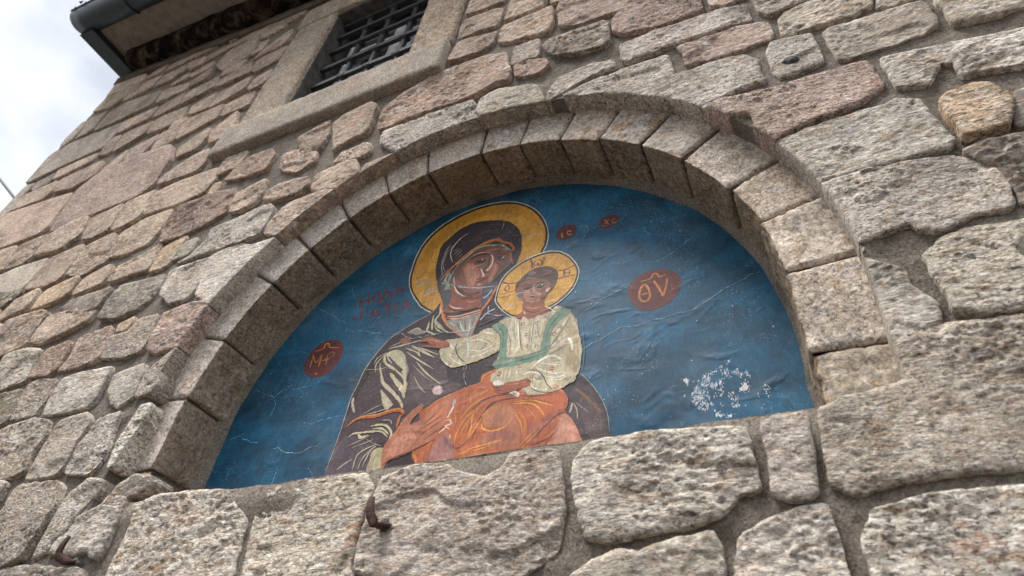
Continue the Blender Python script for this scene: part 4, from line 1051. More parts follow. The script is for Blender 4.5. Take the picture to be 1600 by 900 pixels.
P c4b99e 0.00:692,2250 768,2238 813,1820 753,1820
P c4b99e 0.00:867,2227 964,2231 957,1964 945,1790 862,1795
S 6a5c4c 2.31:665,2267 703,1955 745,1795
S 6a5c4c 1.96:866,2242 850,1990 844,1793
S 6a5c4c 1.66:528,2124 576,1957 583,1764
S 7a6c5a 1.68:603,2265 613,2089 643,1969
S 6a6258 1.63:896,2162 932,1984 948,1925
S e0dccc 2.99:644,2255 674,2032 704,1831
S e0dccc 1.97:738,2144 774,1856
S e0dccc 2.29:845,2189 836,1828
S e0dccc 1.99:995,2223 976,2142
S e0dccc 1.99:1024,2244 999,2150
S dcd8c8 1.94:546,1826 566,1754 638,1765
S dcd8c8 2.06:565,2260 550,2162
S dcd8c8 2.06:613,2292 622,2187
S 5c5448 2.45:854,1509 980,1598 1124,1683 1281,1740
S 5c5448 2.21:1074,1760 1172,1899 1303,2115
S e0dccc 2.80:1087,1744 1174,1844 1275,1901
S e0dccc 2.77:1077,1707 1201,1758 1324,1782
S e0dccc 2.24:1113,1913 1202,2015 1290,2146
S e4e0d4 6.10:1294,1849 1336,1780 1353,1658
S e4e0d4 5.47:871,1519 979,1611 1115,1647 1254,1552
S dcd8c8 2.69:916,1535 1034,1459 1194,1383
S dcd8c8 2.71:982,1572 1098,1535 1212,1498
S dcd8c8 2.63:1038,1396 1163,1347 1283,1359
S 8a7c68 2.10:1119,1568 1209,1562 1253,1565
S 7a7068 2.27:1152,2341 1250,2286 1348,2159 1404,1992
S e0dccc 2.69:979,2396 1055,2338 1120,2262
S d8d4c4 2.66:1059,2279 1109,2236
s 5a6c74 2.09:1455,1993 1481,1798 1489,1589 1476,1393
S 5c5448 3.13:-144,2172 -162,2037 -99,1895 8,1789
S 7a6c5a 2.05:209,2095 249,1986 180,1932 51,1932
S e0dccc 4.28:-284,2160 -185,2014
S e0dccc 2.77:-29,2115 158,2093 298,2003
S e0dccc 2.73:-23,1992 155,1923 305,1945 385,2011
S dcd8c8 2.70:-5,1875 189,1860 370,1930
S dcd8c8 3.10:-237,1968 -158,1852 -27,1769
S dcd8c8 3.11:-342,1920 -243,1814 -142,1758
S e4e0d4 3.13:195,2201 332,2138
s c8c8c8 4.16:-21,2150 13,2012 26,1840
S 5c5448 2.67:821,1512 950,1479 1023,1395 1074,1281 1145,1199
S 5c5448 2.03:885,1274 991,1200 1135,1170
S 6a5c4c 1.77:834,1211 794,1280
S e0dccc 2.20:521,1574 509,1460
S e0dccc 2.19:568,1577 546,1453
S e0dccc 2.18:617,1567 604,1454
S e0dccc 2.66:1030,1469 1134,1410 1245,1400
S e0dccc 2.61:1093,1344 1205,1310 1323,1347
S e0dccc 3.62:779,1457 858,1479 952,1447 1000,1400
S dcd8c8 2.64:867,1364 920,1262 1078,1211
S dcd8c8 2.47:690,1539 721,1456
S 8a7c68 5.95:921,1403 957,1371 991,1371
P 6f8a76 0.00:297,2254 409,2288 519,2155 532,1967 538,1730 447,1750 443,2045 373,2159
P 6f8a76 0.00:1214,2295 1314,2211 1186,2117 1099,2010 1083,1863 1053,1736 968,1753 994,1941 1020,2102 1088,2213
P 6f8a76 0.00:427,1741 678,1716 902,1730 1054,1749 1025,1664 909,1624 688,1606 420,1623
S 48584c 1.68:390,2231 465,2125 478,1952 480,1759
S 8fa890 2.07:365,2222 454,2114
S 48584c 1.61:1251,2249 1125,2146 1049,2011 1017,1760
S 8fa890 1.96:1180,2261 1089,2155 1037,2014
S 48584c 1.57:452,1685 683,1662 905,1679 1042,1715
S 9fb49c 1.91:563,1661 620,1702
S 5a4a40 1.36:297,2251 373,2156 444,2042 449,1750
S 5a4a40 1.27:427,1744 678,1719 902,1733 1054,1752
P 96583e 0.00:-718,2266 -649,2291 -552,2302 -456,2238 -307,2173 -257,2103 -373,2088 -519,2130 -668,2179 -575,2188 -596,2238
S c07c58 2.95:-573,2266 -482,2229 -331,2157
S 5a3228 2.58:-596,2238 -557,2184 -467,2151
S d0a080 2.95:-485,2207 -452,2215
S 5a3228 2.18:-668,2179 -518,2127 -373,2085 -260,2097
P 84503c 0.00:-1047,2378 -959,2391 -857,2325 -893,2292 -965,2289
S a85c40 3.01:-706,2289 -623,2300
P 9a5840 0.00:429,1376 540,1390 681,1388 842,1394 873,1311 782,1294 670,1264 542,1263 475,1288
S 5a3028 2.15:451,1345 523,1337
S 5a3028 2.14:460,1315 538,1306
S c07c5c 2.42:566,1373 707,1358 833,1358
S 5a3028 2.10:554,1263 670,1260 782,1288
P d8d4c8 0.00:415,1425 462,1454 526,1419 556,1381 458,1385
P d8d0bc 0.00:634,1252 704,1262 762,1222 745,1188 673,1226
S 3a3430 1.78:671,1248 732,1206
S 5a3a34 2.16:419,1395 437,1360 521,1350
@robe_flowers
o 9c4038 6.76:716,2190
o 9c4038 5.87:908,2015
o a83c34 6.99:1125,1943
o 9c4038 5.31:571,1969
o 9c4038 6.43:789,1850
o 9c4038 5.15:1304,2140
o 9c4038 4.96:1100,1752
o a83c34 6.23:728,1584
o a83c34 7.15:1123,1476
o 9c4038 3.60:1353,1656
o a83c34 7.56:484,1531
o a83c34 5.42:885,1419
o a05048 3.50:1378,1460
o a83c34 7.02:87,2130
o a83c34 6.82:283,2018
o 9c4038 6.99:-191,1941
o 9c4038 5.51:-210,1818
o a83c34 6.88:1171,1237
o 9c4038 6.02:888,1420
o a83c34 5.96:1114,1476
o a83c34 5.67:486,1535
o 606670 5.99:898,2167
o 606670 6.59:769,2020
o 606670 5.76:1192,2028
o 606670 5.54:1281,1798
o 606670 6.26:1153,1846
o 606670 6.97:922,1809
o 606670 6.11:579,2145
o 606670 5.94:996,1385
o 606670 5.32:1013,2224
o 606670 5.93:1000,1375
o 606670 5.16:1298,1304
@medallion
P 5c2524 0.00:-2595,2334 -2553,2194 -2437,2096 -2260,2037 -2099,2076 -1997,2224 -1971,2413 -2034,2554 -2174,2639 -2346,2661 -2501,2578 -2574,2463
d a05c38 2.31:-2570,2318 -2535,2201 -2433,2116 -2274,2063 -2124,2098 -2025,2242 -2000,2419 -2052,2540 -2170,2613 -2327,2634 -2473,2554 -2547,2439 -2570,2318
S c9833a 4.13:-2488,2512 -2347,2534 -2332,2608 -2262,2591 -2237,2531 -2060,2482
S b8783c 4.67:-2472,2238 -2491,2456
S b8783c 4.67:-2498,2458 -2391,2308 -2331,2436
S b8783c 4.61:-2331,2436 -2320,2215
S b8783c 4.01:-2304,2316 -2167,2325
S b8783c 4.00:-2230,2405 -2194,2210
S 9c6040 3.45:-2230,2405 -2142,2429 -2112,2372 -2189,2326
S 9c6040 3.39:-2096,2292 -2077,2256
S b8806a 5.62:-2341,2108 -2298,2110
@medallion
P 5c2628 0.00:1991,2348 2051,2477 2195,2564 2362,2572 2494,2508 2571,2393 2583,2264 2517,2124 2393,2030 2234,2000 2104,2066 2014,2195
d 9c6848 1.92:2008,2340 2065,2458 2202,2543 2360,2550 2486,2492 2558,2386 2568,2269 2505,2137 2387,2050 2235,2020 2113,2084 2028,2202 2008,2340
s b87a3a 4.64:2187,2400 2132,2325 2121,2200 2175,2140 2234,2186 2229,2306 2187,2400
s b87a3a 3.85:2146,2246 2214,2252
s b87a3a 4.59:2291,2414 2344,2282 2378,2158
s a06838 3.80:2378,2158 2417,2278 2443,2405
S b87a3a 3.54:2127,2450 2203,2446 2262,2465 2297,2517 2333,2502 2361,2453 2437,2470
@medallion
P 542224 0.00:1074,3601 1120,3699 1237,3721 1339,3664 1353,3568 1295,3477 1180,3458 1095,3503
d 8a4a3c 1.96:1087,3596 1131,3681 1238,3700 1328,3652 1340,3578 1286,3496 1179,3478 1104,3518 1087,3596
s a8783c 3.91:1149,3601 1162,3497
s a8783c 3.40:1279,3573 1241,3604 1226,3569 1247,3525 1290,3528
@medallion
P 542224 0.00:1650,3594 1715,3672 1827,3686 1905,3638 1914,3540 1824,3474 1714,3474 1663,3526
d 8a4a3c 1.88:1663,3587 1724,3652 1827,3663 1894,3624 1902,3549 1818,3494 1714,3494 1673,3536 1663,3587
s 9c6c3c 3.30:1728,3633 1781,3527
s 9c6c3c 3.30:1785,3620 1724,3549
s 9c6c3c 3.27:1873,3596 1838,3595 1828,3561 1848,3529 1884,3533
@inscription
s 6e2428 5.62:-1961,3377 -1912,3165
s 6e2428 5.58:-1811,3385 -1779,3178
s 6e2428 4.97:-1936,3270 -1792,3270
s 6e2428 5.55:-1682,3384 -1726,3329 -1704,3248 -1644,3194 -1594,3225 -1609,3313 -1682,3384
s 6e2428 4.85:-1620,3212 -1568,3159
s 6e2428 5.51:-1505,3398 -1562,3206
s 6e2428 5.48:-1505,3398 -1376,3212
s 6e2428 4.83:-1573,3204 -1375,3210
s 6e2428 5.45:-1343,3411 -1324,3222
s 6e2428 5.39:-1218,3349 -1201,3212
s 6e2428 4.82:-1331,3308 -1215,3299
s 6e2428 4.24:-1992,2978 -1923,2988
s 6e2428 4.22:-1970,2943 -1902,2950
s 6e2428 5.41:-1847,3067 -1830,2889
s 6e2428 5.45:-1853,3056 -1740,3055
s 6e2428 5.35:-1675,3062 -1650,2880
s 6e2428 5.33:-1569,3082 -1544,2892
s 6e2428 4.74:-1662,2968 -1553,2972
s 6e2428 4.74:-1482,3067 -1326,3073
s 6e2428 5.27:-1410,3062 -1389,2896
s 6e2428 4.68:-1395,2987 -1340,2991
s 6e2428 5.23:-1273,3087 -1251,2892
s 6e2428 5.20:-1106,3081 -1174,2919
s 6e2428 5.17:-1106,3081 -1030,2903
s 6e2428 4.59:-1142,2961 -1057,2966
@crack
c 6fa0c0 3.53:-2726,3369 -2511,3206 -2301,3077 -2107,2943 -2037,2795 -1892,2725 -1679,2673 -1484,2591 -1259,2537 -1100,2481 -1029,2481
c 6fa0c0 3.22:-2246,3685 -2180,3626 -2158,3515 -2055,3371 -1951,3180
c 6fa0c0 2.41:-2875,2575 -2755,2571 -2630,2521 -2553,2470
c 4f90b8 2.37:-2029,2770 -2058,2685 -2165,2664
c 4f9fd0 5.23:-1472,2909 -1551,2836 -1569,2760
c 4f86a8 1.90:-2528,3185 -2629,3063 -2640,2896
@crack
c b8bcc8 3.39:-1041,2486 -946,2397 -847,2346 -699,2326 -488,2334 -349,2330 -134,2273 22,2310
c d0c8c8 2.96:-1,1763 14,1625 34,1541 71,1462
c a8a8b0 2.71:28,1577 20,1851 -20,2000
@crack
c 5f8ca4 2.05:1097,4040 1076,3928 1118,3746
c 7fa0b0 2.35:1204,3257 1299,3344 1443,3391 1522,3507 1650,3549 1746,3503 1872,3533 1966,3565 2054,3643
c 7fa0b0 1.92:1381,3630 1488,3614 1522,3511
c 7fa0b0 2.11:1605,2776 1830,2843 1932,2791 2035,2816 2120,2779 2206,2800
c 8fb0c0 2.02:2189,2737 2301,2711 2427,2718 2586,2819 2733,2935 2885,2951 2941,2970
c 8fb0c0 2.00:1421,2111 1578,2229 1722,2325 1836,2356 1993,2411
c 5f8ca4 1.75:2246,3307 2339,3380 2501,3383 2649,3423
c 5f8ca4 1.83:1911,3552 1964,3455 2000,3387
@crack
c 8fb8cc 1.90:1465,1652 1682,1742 1899,1853 2074,1820 2368,1854 2572,1876 2724,1911 3020,2081 3138,2124 3308,2196 3429,2261
@crack
c 7fb0d0 3.44:-3345,2039 -2946,1849 -2870,1748 -2874,1554
c 6fa0c0 2.70:-2638,1906 -2348,1926 -2206,1973
c 7fb0d0 3.05:-2239,1356 -2093,1305 -1860,1351 -1589,1340
c 7fb0d0 2.77:-2946,1849 -2817,1939 -2676,2002
c 8fb8d0 3.58:-2624,1037 -2527,1052 -2359,953 -2196,920 -1975,985 -1860,1001
c 8fb8d0 2.76:-1929,699 -1840,617 -1790,533
c 7fb0d0 3.46:-2406,707 -2429,556
c 6fb0d8 4.00:-3475,1291 -3293,1323 -3233,1373
c 6fb0d8 3.90:-3293,1323 -3073,1209 -2923,1176
@bare_plaster
P d4d2d0 0.00:2490,1058 2512,1090 2556,1081 2574,1022 2557,976 2524,1001
P d0cfd0 0.00:2581,1023 2666,1044 2723,1088 2830,1118 2968,1191 2975,1184 2863,1106 2798,1067 2740,1005 2711,980 2661,997
P d4d2d4 0.00:2971,834 3002,888 3051,947 3082,933 3101,869 3077,814 3032,813
P d0d0d0 0.00:2871,833 2913,840 2963,816 2965,771 2920,765 2890,790
P ccccd0 0.00:2840,991 2865,986 2859,926 2859,855 2847,857 2845,928
P ccccd0 0.00:2690,786 2723,780 2734,729 2754,687 2758,648 2721,683 2696,726
P ccccd0 0.00:2779,756 2812,760 2848,714 2837,697 2806,712
P ccccd0 0.00:2836,620 2882,603 2913,593 2895,579 2849,594
P ccccd0 0.00:3192,861 3228,884 3244,842 3270,759 3274,739 3249,772 3223,710 3210,751 3200,811
P c8c8cc 0.00:2567,828 2615,880 2648,910 2660,862 2658,802 2619,829 2597,783
P ccccd0 0.00:2957,739 2971,697 2969,650 2948,673
P ccccd0 0.00:3022,717 3036,676 3023,641 3014,661
P c8c8cc 0.00:3131,622 3176,661 3186,650 3146,620
P ccccd0 0.00:3071,1027 3103,1020 3127,964 3102,959 3075,995
P ccccd0 0.00:2983,1081 3043,1062 3037,1052 2985,1069
P c8c8cc 0.00:2759,945 2794,959 2802,916 2771,904
P c8c8cc 0.00:3133,765 3171,777 3163,730 3142,744
P c0c0c8 0.00:2895,1089 2935,1070 2925,1062 2894,1079"""
STEP = 7e-6; PG = 0.92
def catmull(P, closed, n=5):
    m_ = len(P); out_ = []
    if m_ < 3: return P
    idx = range(m_) if closed else range(m_ - 1)
    for i in idx:
        p0, p1, p2, p3 = (P[(i - 1) % m_], P[i], P[(i + 1) % m_], P[(i + 2) % m_]) if closed else (P[max(i - 1, 0)], P[i], P[i + 1], P[min(i + 2, m_ - 1)])
        for k in range(n):
            t_ = k / n; out_.append(0.5 * ((2 * p1) + (p2 - p0) * t_ + (2 * p0 - 5 * p1 + 4 * p2 - p3) * t_**2 + (3 * p1 - p0 - 3 * p2 + p3) * t_**3))
    if not closed: out_.append(P[-1])
    return np.array(out_)
def ribbon(P, wd):
    tn = np.gradient(P, axis=0); tn /= np.maximum(np.hypot(*tn.T), 1e-9)[:, None]; nm = np.c_[-tn[:, 1], tn[:, 0]] * np.asarray(wd)[:, None] / 2
    n_ = len(P); V = np.vstack([P + nm, P - nm]); return V, [(i, i + n_, i + n_ + 1, i + 1) for i in range(n_ - 1)]
def jag(P, a, it=3):
    for _ in range(it):
        mid = (P[:-1] + P[1:]) / 2; d_ = P[1:] - P[:-1]; ln_ = np.hypot(*d_.T)
        mid = mid + np.c_[-d_[:, 1], d_[:, 0]] * rng.normal(0, a, len(mid))[:, None]
        q = np.empty((len(P) + len(mid), 2)); q[0::2] = P; q[1::2] = mid; P = q
    return P
DAB = dict(mother_figure=(9e-5, .020, .0022, .16), mother_face=(2.2e-5, .008, .0014, .10), child_garment=(7e-5, .020, .0018, .14), mother_hand=(5e-5, .014, .0018, .10),
           child_figure=(6e-5, .012, .0016, .12), mother_halo=(9e-5, .014, .0024, .10), child_halo=(7e-5, .012, .0020, .10), mother_drapery=(5e-5, .010, .0014, .12), medallion=(6e-5, .008, .0016, .14))
def dabs(Q, c):
    ar, ln_, wd_, am = DAB[cur[1]]; lo_, hi_ = Q.min(0), Q.max(0)
    A = 0.5 * abs(np.sum(Q[:, 0] * np.roll(Q[:, 1], -1) - Q[:, 1] * np.roll(Q[:, 0], -1))); n_ = int(A / ar)
    if n_ < 3: return
    D_ = Q - Q.mean(0); w_, e_ = np.linalg.eigh(D_.T @ D_); ax = math.atan2(e_[1, 1], e_[0, 1])
    P = rng.uniform(lo_, hi_, (n_ * 3, 2)); P = P[inside(P, Q)][:n_]
    an = ax + rng.normal(0, .35, len(P)); L_ = ln_ * rng.uniform(.5, 1.4, len(P))
    E1 = P + np.c_[np.cos(an), np.sin(an)] * (L_ / 2)[:, None]; E0 = P - np.c_[np.cos(an), np.sin(an)] * (L_ / 2)[:, None]
    ok = inside(E1, Q) & inside(E0, Q)
    if cur[1] not in ('mother_halo', 'child_halo', 'medallion'):
        for q0, q1 in zip(resample(Q, .007), np.roll(resample(Q, .007), -1, 0)):
            t_ = (q1 - q0); n2 = np.array([-t_[1], t_[0]]) / max(np.hypot(*t_), 1e-6); off = n2 * rng.normal(0, .0011); q0 = q0 + off + t_ * rng.uniform(-.4, .2); q1 = q1 + off + t_ * rng.uniform(-.2, .5)
            V, F = ribbon(np.array([q0, (q0 + q1) / 2, q1]), np.array([.2, 1, .15]) * rng.uniform(.0010, .0024)); add(V, F, tuple(np.clip(np.array(c[:3]) * (1 + rng.normal(0, am)), 0, 1)) + (1.0,))
    for a0, a1, p0 in zip(E0[ok], E1[ok], P[ok]):
        nn = np.array([-(a1 - a0)[1], (a1 - a0)[0]]); bend = p0 + nn * rng.normal(0, .08)
        q = np.array([a0, (a0 + bend) / 2 + nn * .01, bend, (a1 + bend) / 2 + nn * .01, a1]); ww = wd_ * rng.uniform(.5, 1.3)
        V, F = ribbon(q, ww * np.array([.15, .8, 1, .7, .1]))
        k_ = 1 + rng.normal(0, am); add(V, F, tuple(np.clip(np.array(c[:3]) * k_ * (1 + rng.normal(0, .03, 3)), 0, 1)) + (1.0,))
cur = None; acc = {}
order = []
BB = np.zeros((120000, 5)); NB = 0
def add(V, F, c):
    """each dab lies just above the dabs it overlaps, never more"""
    global NB
    V = np.asarray(V, float); lo_, hi_ = V.min(0), V.max(0); Q = BB[:NB]
    k_ = (Q[:, 0] < hi_[0]) & (Q[:, 2] > lo_[0]) & (Q[:, 1] < hi_[1]) & (Q[:, 3] > lo_[1])
    lv = 1 + (Q[k_, 4].max() if k_.any() else 0)
    BB[NB] = (*lo_, *hi_, lv); NB += 1
    A = acc[cur]; b = len(A[0]); z = Z_PAINT + lv * STEP
    A[0].extend((x, y, z) for x, y in V); A[1].extend(tuple(i + b for i in q) for q in F)
    cv = np.array(c); jt = np.clip(cv[None, :3] * (1 + rng.normal(0, 0.02, (len(V), 1))), 0, 1)
    A[2].extend([tuple(q) + (1.0,) for q in jt])
def flake(q, r, c):
    n_ = rng.integers(5, 8); a = np.sort(rng.uniform(0, 2 * math.pi, n_)); e = rng.uniform(.45, 1.1, n_) * r
    add(np.array(q) + np.c_[np.cos(a) * e * .8, np.sin(a) * e * 1.5], [tuple(range(n_))], c)
for ln in PAINT.strip().split('\n'):
    if ln[0] == '@':
        cur = (len(order), ln[1:]); order.append(cur); acc[cur] = ([], [], []); continue
    hd, pt = ln.split(':'); kd, hx, wd = hd.split(); wd = float(wd) / 1000 * (1.35 if kd in 'Ss' else 1.0); c = lin(hx, PG)
    P = np.array([[int(v) for v in q.split(',')] for q in pt.split()], float) / 4000
    if kd in 'Pp':
        Q = catmull(P, True) if kd == 'P' else P
        if cur[1] == 'bare_plaster':
            Q = resample(Q, 0.004); Q = Q + 0.006 * np.c_[fbm(Q[:, 0] * 120, Q[:, 1] * 120, 5, 3), fbm(Q[:, 0] * 120, Q[:, 1] * 120, 6, 3)]
        else:
            Q = Q + 0.0012 * np.c_[fbm(Q[:, 0] * 60, Q[:, 1] * 60, 5, 3), fbm(Q[:, 0] * 60, Q[:, 1] * 60, 6, 3)]
        if cur[1] == 'bare_plaster' and pt.count(' ') < 20:
            lo_, hi_ = Q.min(0), Q.max(0); na = int(np.prod(hi_ - lo_) / 2.2e-5)
            for q_ in rng.uniform(lo_, hi_, (na, 2)):
                if inside(q_[None], Q)[0]: flake(q_, rng.uniform(.0010, .0030), c)
            if wd >= 0 and not hx.startswith('d4'): continue
            Q = Q.mean(0) + (Q - Q.mean(0)) * 0.6
        v, f = cdt(Q, [list(range(len(Q)))], lambda c_, Q=Q: inside(c_, Q)); add(v, f.tolist(), c)
        if cur[1] in DAB: dabs(Q, c)
    elif kd in 'Ss':
        Q = catmull(P, False); n_ = len(Q); u = np.linspace(0, 1, n_)
        if n_ < 6: Q = np.c_[np.interp(np.linspace(0, 1, 7), u, Q[:, 0]), np.interp(np.linspace(0, 1, 7), u, Q[:, 1])]; n_ = 7; u = np.linspace(0, 1, 7)
        prof_ = np.sin(np.pi * np.clip(u * 0.94 + 0.03, 0, 1))**0.6 if kd == 'S' else np.clip(np.minimum(u, 1 - u) * 8 + 0.6, 0, 1)
        prof_ = prof_ * (1 + 0.18 * rng.normal(0, 1, n_) * (0.6 if kd == 's' else 1))
        V, F = ribbon(Q, wd * np.clip(prof_, 0.12, 1.4)); add(V, F, c)
    elif kd == 'c':
        Q = jag(P, 0.05, 3); n_ = len(Q); V, F = ribbon(Q, wd * np.clip(0.55 + 0.5 * rng.normal(0, 1, n_), 0.12, 1.3) * 0.62); add(V, F, c)
    elif kd == 'd':
        Q = resample(P[:-1], wd * 3.2)
        for q, t_ in zip(Q, np.roll(Q, -1, 0) - Q):
            t_ = t_ / np.hypot(*t_); nn = np.array([-t_[1], t_[0]]); 
            ww = wd * rng.uniform(0.4, 0.8)
            add([q + t_ * ww, q + nn * ww * .7, q - t_ * ww, q - nn * ww * .7], [(0, 1, 2, 3)], c)
    elif kd == 'o':
        q = P[0]
        for k in range(5):
            a = k * 2 * math.pi / 5 + rng.uniform(-.3, .3); o_ = q + wd * 0.8 * np.array([math.cos(a), math.sin(a)]); r_ = wd * 0.36 * rng.uniform(.7, 1.2); 
            add([o_ + r_ * np.array([math.cos(b), math.sin(b)]) for b in np.linspace(0, 2 * math.pi, 7)[:-1]], [(0, 1, 2, 3, 4, 5)], c)
# scattered flakes where the blue has come off down to the plaster
cur = (len(order), 'bare_plaster'); order.append(cur); acc[cur] = ([], [], [])
patch_c = None
pl = [k for k in order if k[1] == 'bare_plaster'][0]; pv = np.array(acc[pl][0])[:, :2]; pc = (pv.min(0) + pv.max(0)) / 2; ph = (pv.max(0) - pv.min(0)) / 2
for k in range(1700):
    a = rng.uniform(0, 2 * math.pi); rr = rng.uniform(0, 1)**0.5 if k % 2 else 0.45 + 0.52 * rng.beta(3, 1.2); q = pc + np.array([0.01, -0.012]) + ph * rr * np.array([math.cos(a), math.sin(a)]) * np.array([.92, .78])
    if fbm(np.array([q[0] * 30]), np.array([q[1] * 22]), 31, 3)[0] > -0.02: flake(q, rng.gamma(1.6, 0.0008) + 0.0004, lin(('c6c8cc', 'aab4be', '8fa2b2')[k % 3]))
for k in range(70): flake((rng.uniform(.3, .86), rng.uniform(.18, 1.0)), rng.gamma(1.5, 0.0008) + 0.0004, lin('9fb6c8'))
for q in ((0.745, 0.86), (0.735, 0.885), (0.757, 0.843), (0.795, 0.79)): flake(q, 0.006, lin('d6dadf'))
PLAB = dict(mother_halo='large gold halo outlined in black and white', child_halo='smaller gold halo with red cross arms and letters',
            mother_figure='dark purple brown mantle', mother_face='brown painted face and neck', child_garment='orange garment with yellow folds',
            child_figure='child in a cream tunic with green bands', inscription='dark red two-line inscription', bare_plaster='white patch where the paint is gone')
mids = iter(('dark red oval medallion with an overlined M and P', 'dark red oval medallion with theta and V', 'small dark red medallion beside the large halo', 'small dark red medallion nearest the arch'))
for k in order:
    V, F, A = acc[k]
    if not V: continue
    o = mesh_obj('painted_' + k[1] if k[1] not in ('crack', 'bare_plaster', 'inscription', 'medallion') else k[1], V, F, M_PAINT, pw, False, attr=A)
    if k[1] in ('robe_flowers', 'bare_plaster') or k[1] == 'painted_robe_flowers': o['kind'] = 'stuff'
    if k[1] in PLAB: o['label'] = PLAB[k[1]]
    if k[1] == 'medallion': o['label'] = next(mids)

# ---------------------------------------------------------------- window
win = thing('barred_window', 'dark window behind an iron grille in a plain stone surround above the arch', 'window', (-0.8, 1.825, 0))
def slab(name, x0, x1, y0, y1, z0, z1, mat, parent, color=None, s=0.02, amp=0.0012, seed=1, bev=0.006):
    """box with a finely uneven, worn front face"""
    nx = max(3, int((x1 - x0) / s)); ny = max(3, int((y1 - y0) / s))
    gx, gy = np.meshgrid(np.linspace(x0, x1, nx + 1), np.linspace(y0, y1, ny + 1)); x = gx.ravel(); y_ = gy.ravel()
    d_ = np.minimum(np.minimum(x - x0, x1 - x), np.minimum(y_ - y0, y1 - y_)); e = 1 - np.clip(d_ / 0.012, 0, 1)
    z = z1 + amp * 2 * fbm(x * 30 + seed, y_ * 30, seed, 4) - e**2 * bev * (1 + .6 * fbm(x * 25, y_ * 25 + seed, seed + 1, 3))
    V = np.c_[x, y_, z]; W_ = nx + 1; F = [(a * W_ + b, a * W_ + b + 1, (a + 1) * W_ + b + 1, (a + 1) * W_ + b) for a in range(ny) for b in range(nx)]
    ring = [b for b in range(W_)] + [a * W_ + nx for a in range(1, ny + 1)] + [ny * W_ + b for b in range(nx - 1, -1, -1)] + [a * W_ for a in range(ny - 1, 0, -1)]
    b0 = len(V); P = V[ring].copy(); P[:, 2] = z0; V = np.vstack([V, P]); n_ = len(ring)
    F += [(ring[i], b0 + i, b0 + (i + 1) % n_, ring[(i + 1) % n_]) for i in range(n_)] + [tuple(b0 + i for i in range(n_))[::-1]]
    return mesh_obj(name, V, F, mat, parent, True, color)
fc = lin('aa9d8d')
slab('jamb', FRAME[0], WIN[0], WIN[2] + 0.004, WIN[3] + 0.03, -0.30, 0.010, M_FRAME, win, fc, seed=3)
slab('jamb', WIN[1], FRAME[1], WIN[2] + 0.004, WIN[3] + 0.03, -0.30, 0.010, M_FRAME, win, lin('ab9a88'), seed=4)
slab('lintel', FRAME[0] - 0.02, FRAME[1] + 0.02, WIN[3] + 0.034, FRAME[3], -0.30, 0.012, M_FRAME, win, lin('a69886'), seed=5)
slab('sill', FRAME[0] - 0.05, FRAME[1] - 0.01, FRAME[2], WIN[2], -0.30, 0.034, M_FRAME, win, lin('a69d90'), seed=6)
slab('lintel_soffit', WIN[0], WIN[1], WIN[3] - 0.008, WIN[3] + 0.030, -0.29, -0.004, M_REVEAL, win, seed=7)
slab('reveal', WIN[0] - 0.002, WIN[0] + 0.012, WIN[2] + .002, WIN[3] - .01, -0.29, -0.012, M_REVEAL, win, seed=8)
slab('reveal', WIN[1] - 0.006, WIN[1] + 0.002, WIN[2] + .002, WIN[3] - .01, -0.29, -0.012, M_REVEAL, win, seed=9)
def tube(name, P, r, mat, parent=None, n=10, flat=None):
    P = np.array(P, float); T = np.gradient(P, axis=0); V = []; F = []; r = np.broadcast_to(r, len(P))
    for k, (p_, t_) in enumerate(zip(P, T)):
        t_ = t_ / np.linalg.norm(t_); up = np.array([0, 0, 1.]) if abs(t_[2]) < .9 else np.array([0, 1., 0])
        a = np.cross(t_, up); a /= np.linalg.norm(a); b = np.cross(a, t_)
        for j in range(n):
            an = 2 * math.pi * (j + .5) / n; sx, sy = (r[k], r[k]) if flat is None else (flat[0] * r[k], flat[1] * r[k]); V.append(p_ + a * math.cos(an) * sx + b * math.sin(an) * sy)
    m_ = len(P)
    for k in range(m_ - 1):
        for j in range(n): F.append((k * n + j, k * n + (j + 1) % n, (k + 1) * n + (j + 1) % n, (k + 1) * n + j))
    F += [tuple(range(n))[::-1], tuple((m_ - 1) * n + j for j in range(n))]
    return mesh_obj(name, V, F, mat, parent, n > 5)
ZG = -0.095
hy = [2.215, 2.395, 2.575, 2.765, 2.935, 3.075]; vx = [-1.125, -0.965, -0.80, -0.615, -0.465]
vx = [-0.965, -0.80, -0.615, -0.475]
for x in vx: tube('vertical_bar', [(x, y_, ZG) for y_ in np.linspace(WIN[2], WIN[3], 14)], 0.0165, M_IRON, win, 10)
for y_ in hy:
    hb = tube('horizontal_bar', [(WIN[0] + .004, y_, ZG + .016)] + [(x, y_ + 0.002 * math.sin(x * 30), ZG + .016) for x in np.linspace(WIN[0] + .03, WIN[1] - .004, 12)], 0.0150, M_IRON, win, 4, (1.45, 1.0))
    for x in vx:
        c_ = tube('collar', [(x - .024, y_, ZG + .005), (x, y_, ZG + .005), (x + .024, y_, ZG + .005)], 0.025, M_IRON, hb, 8)
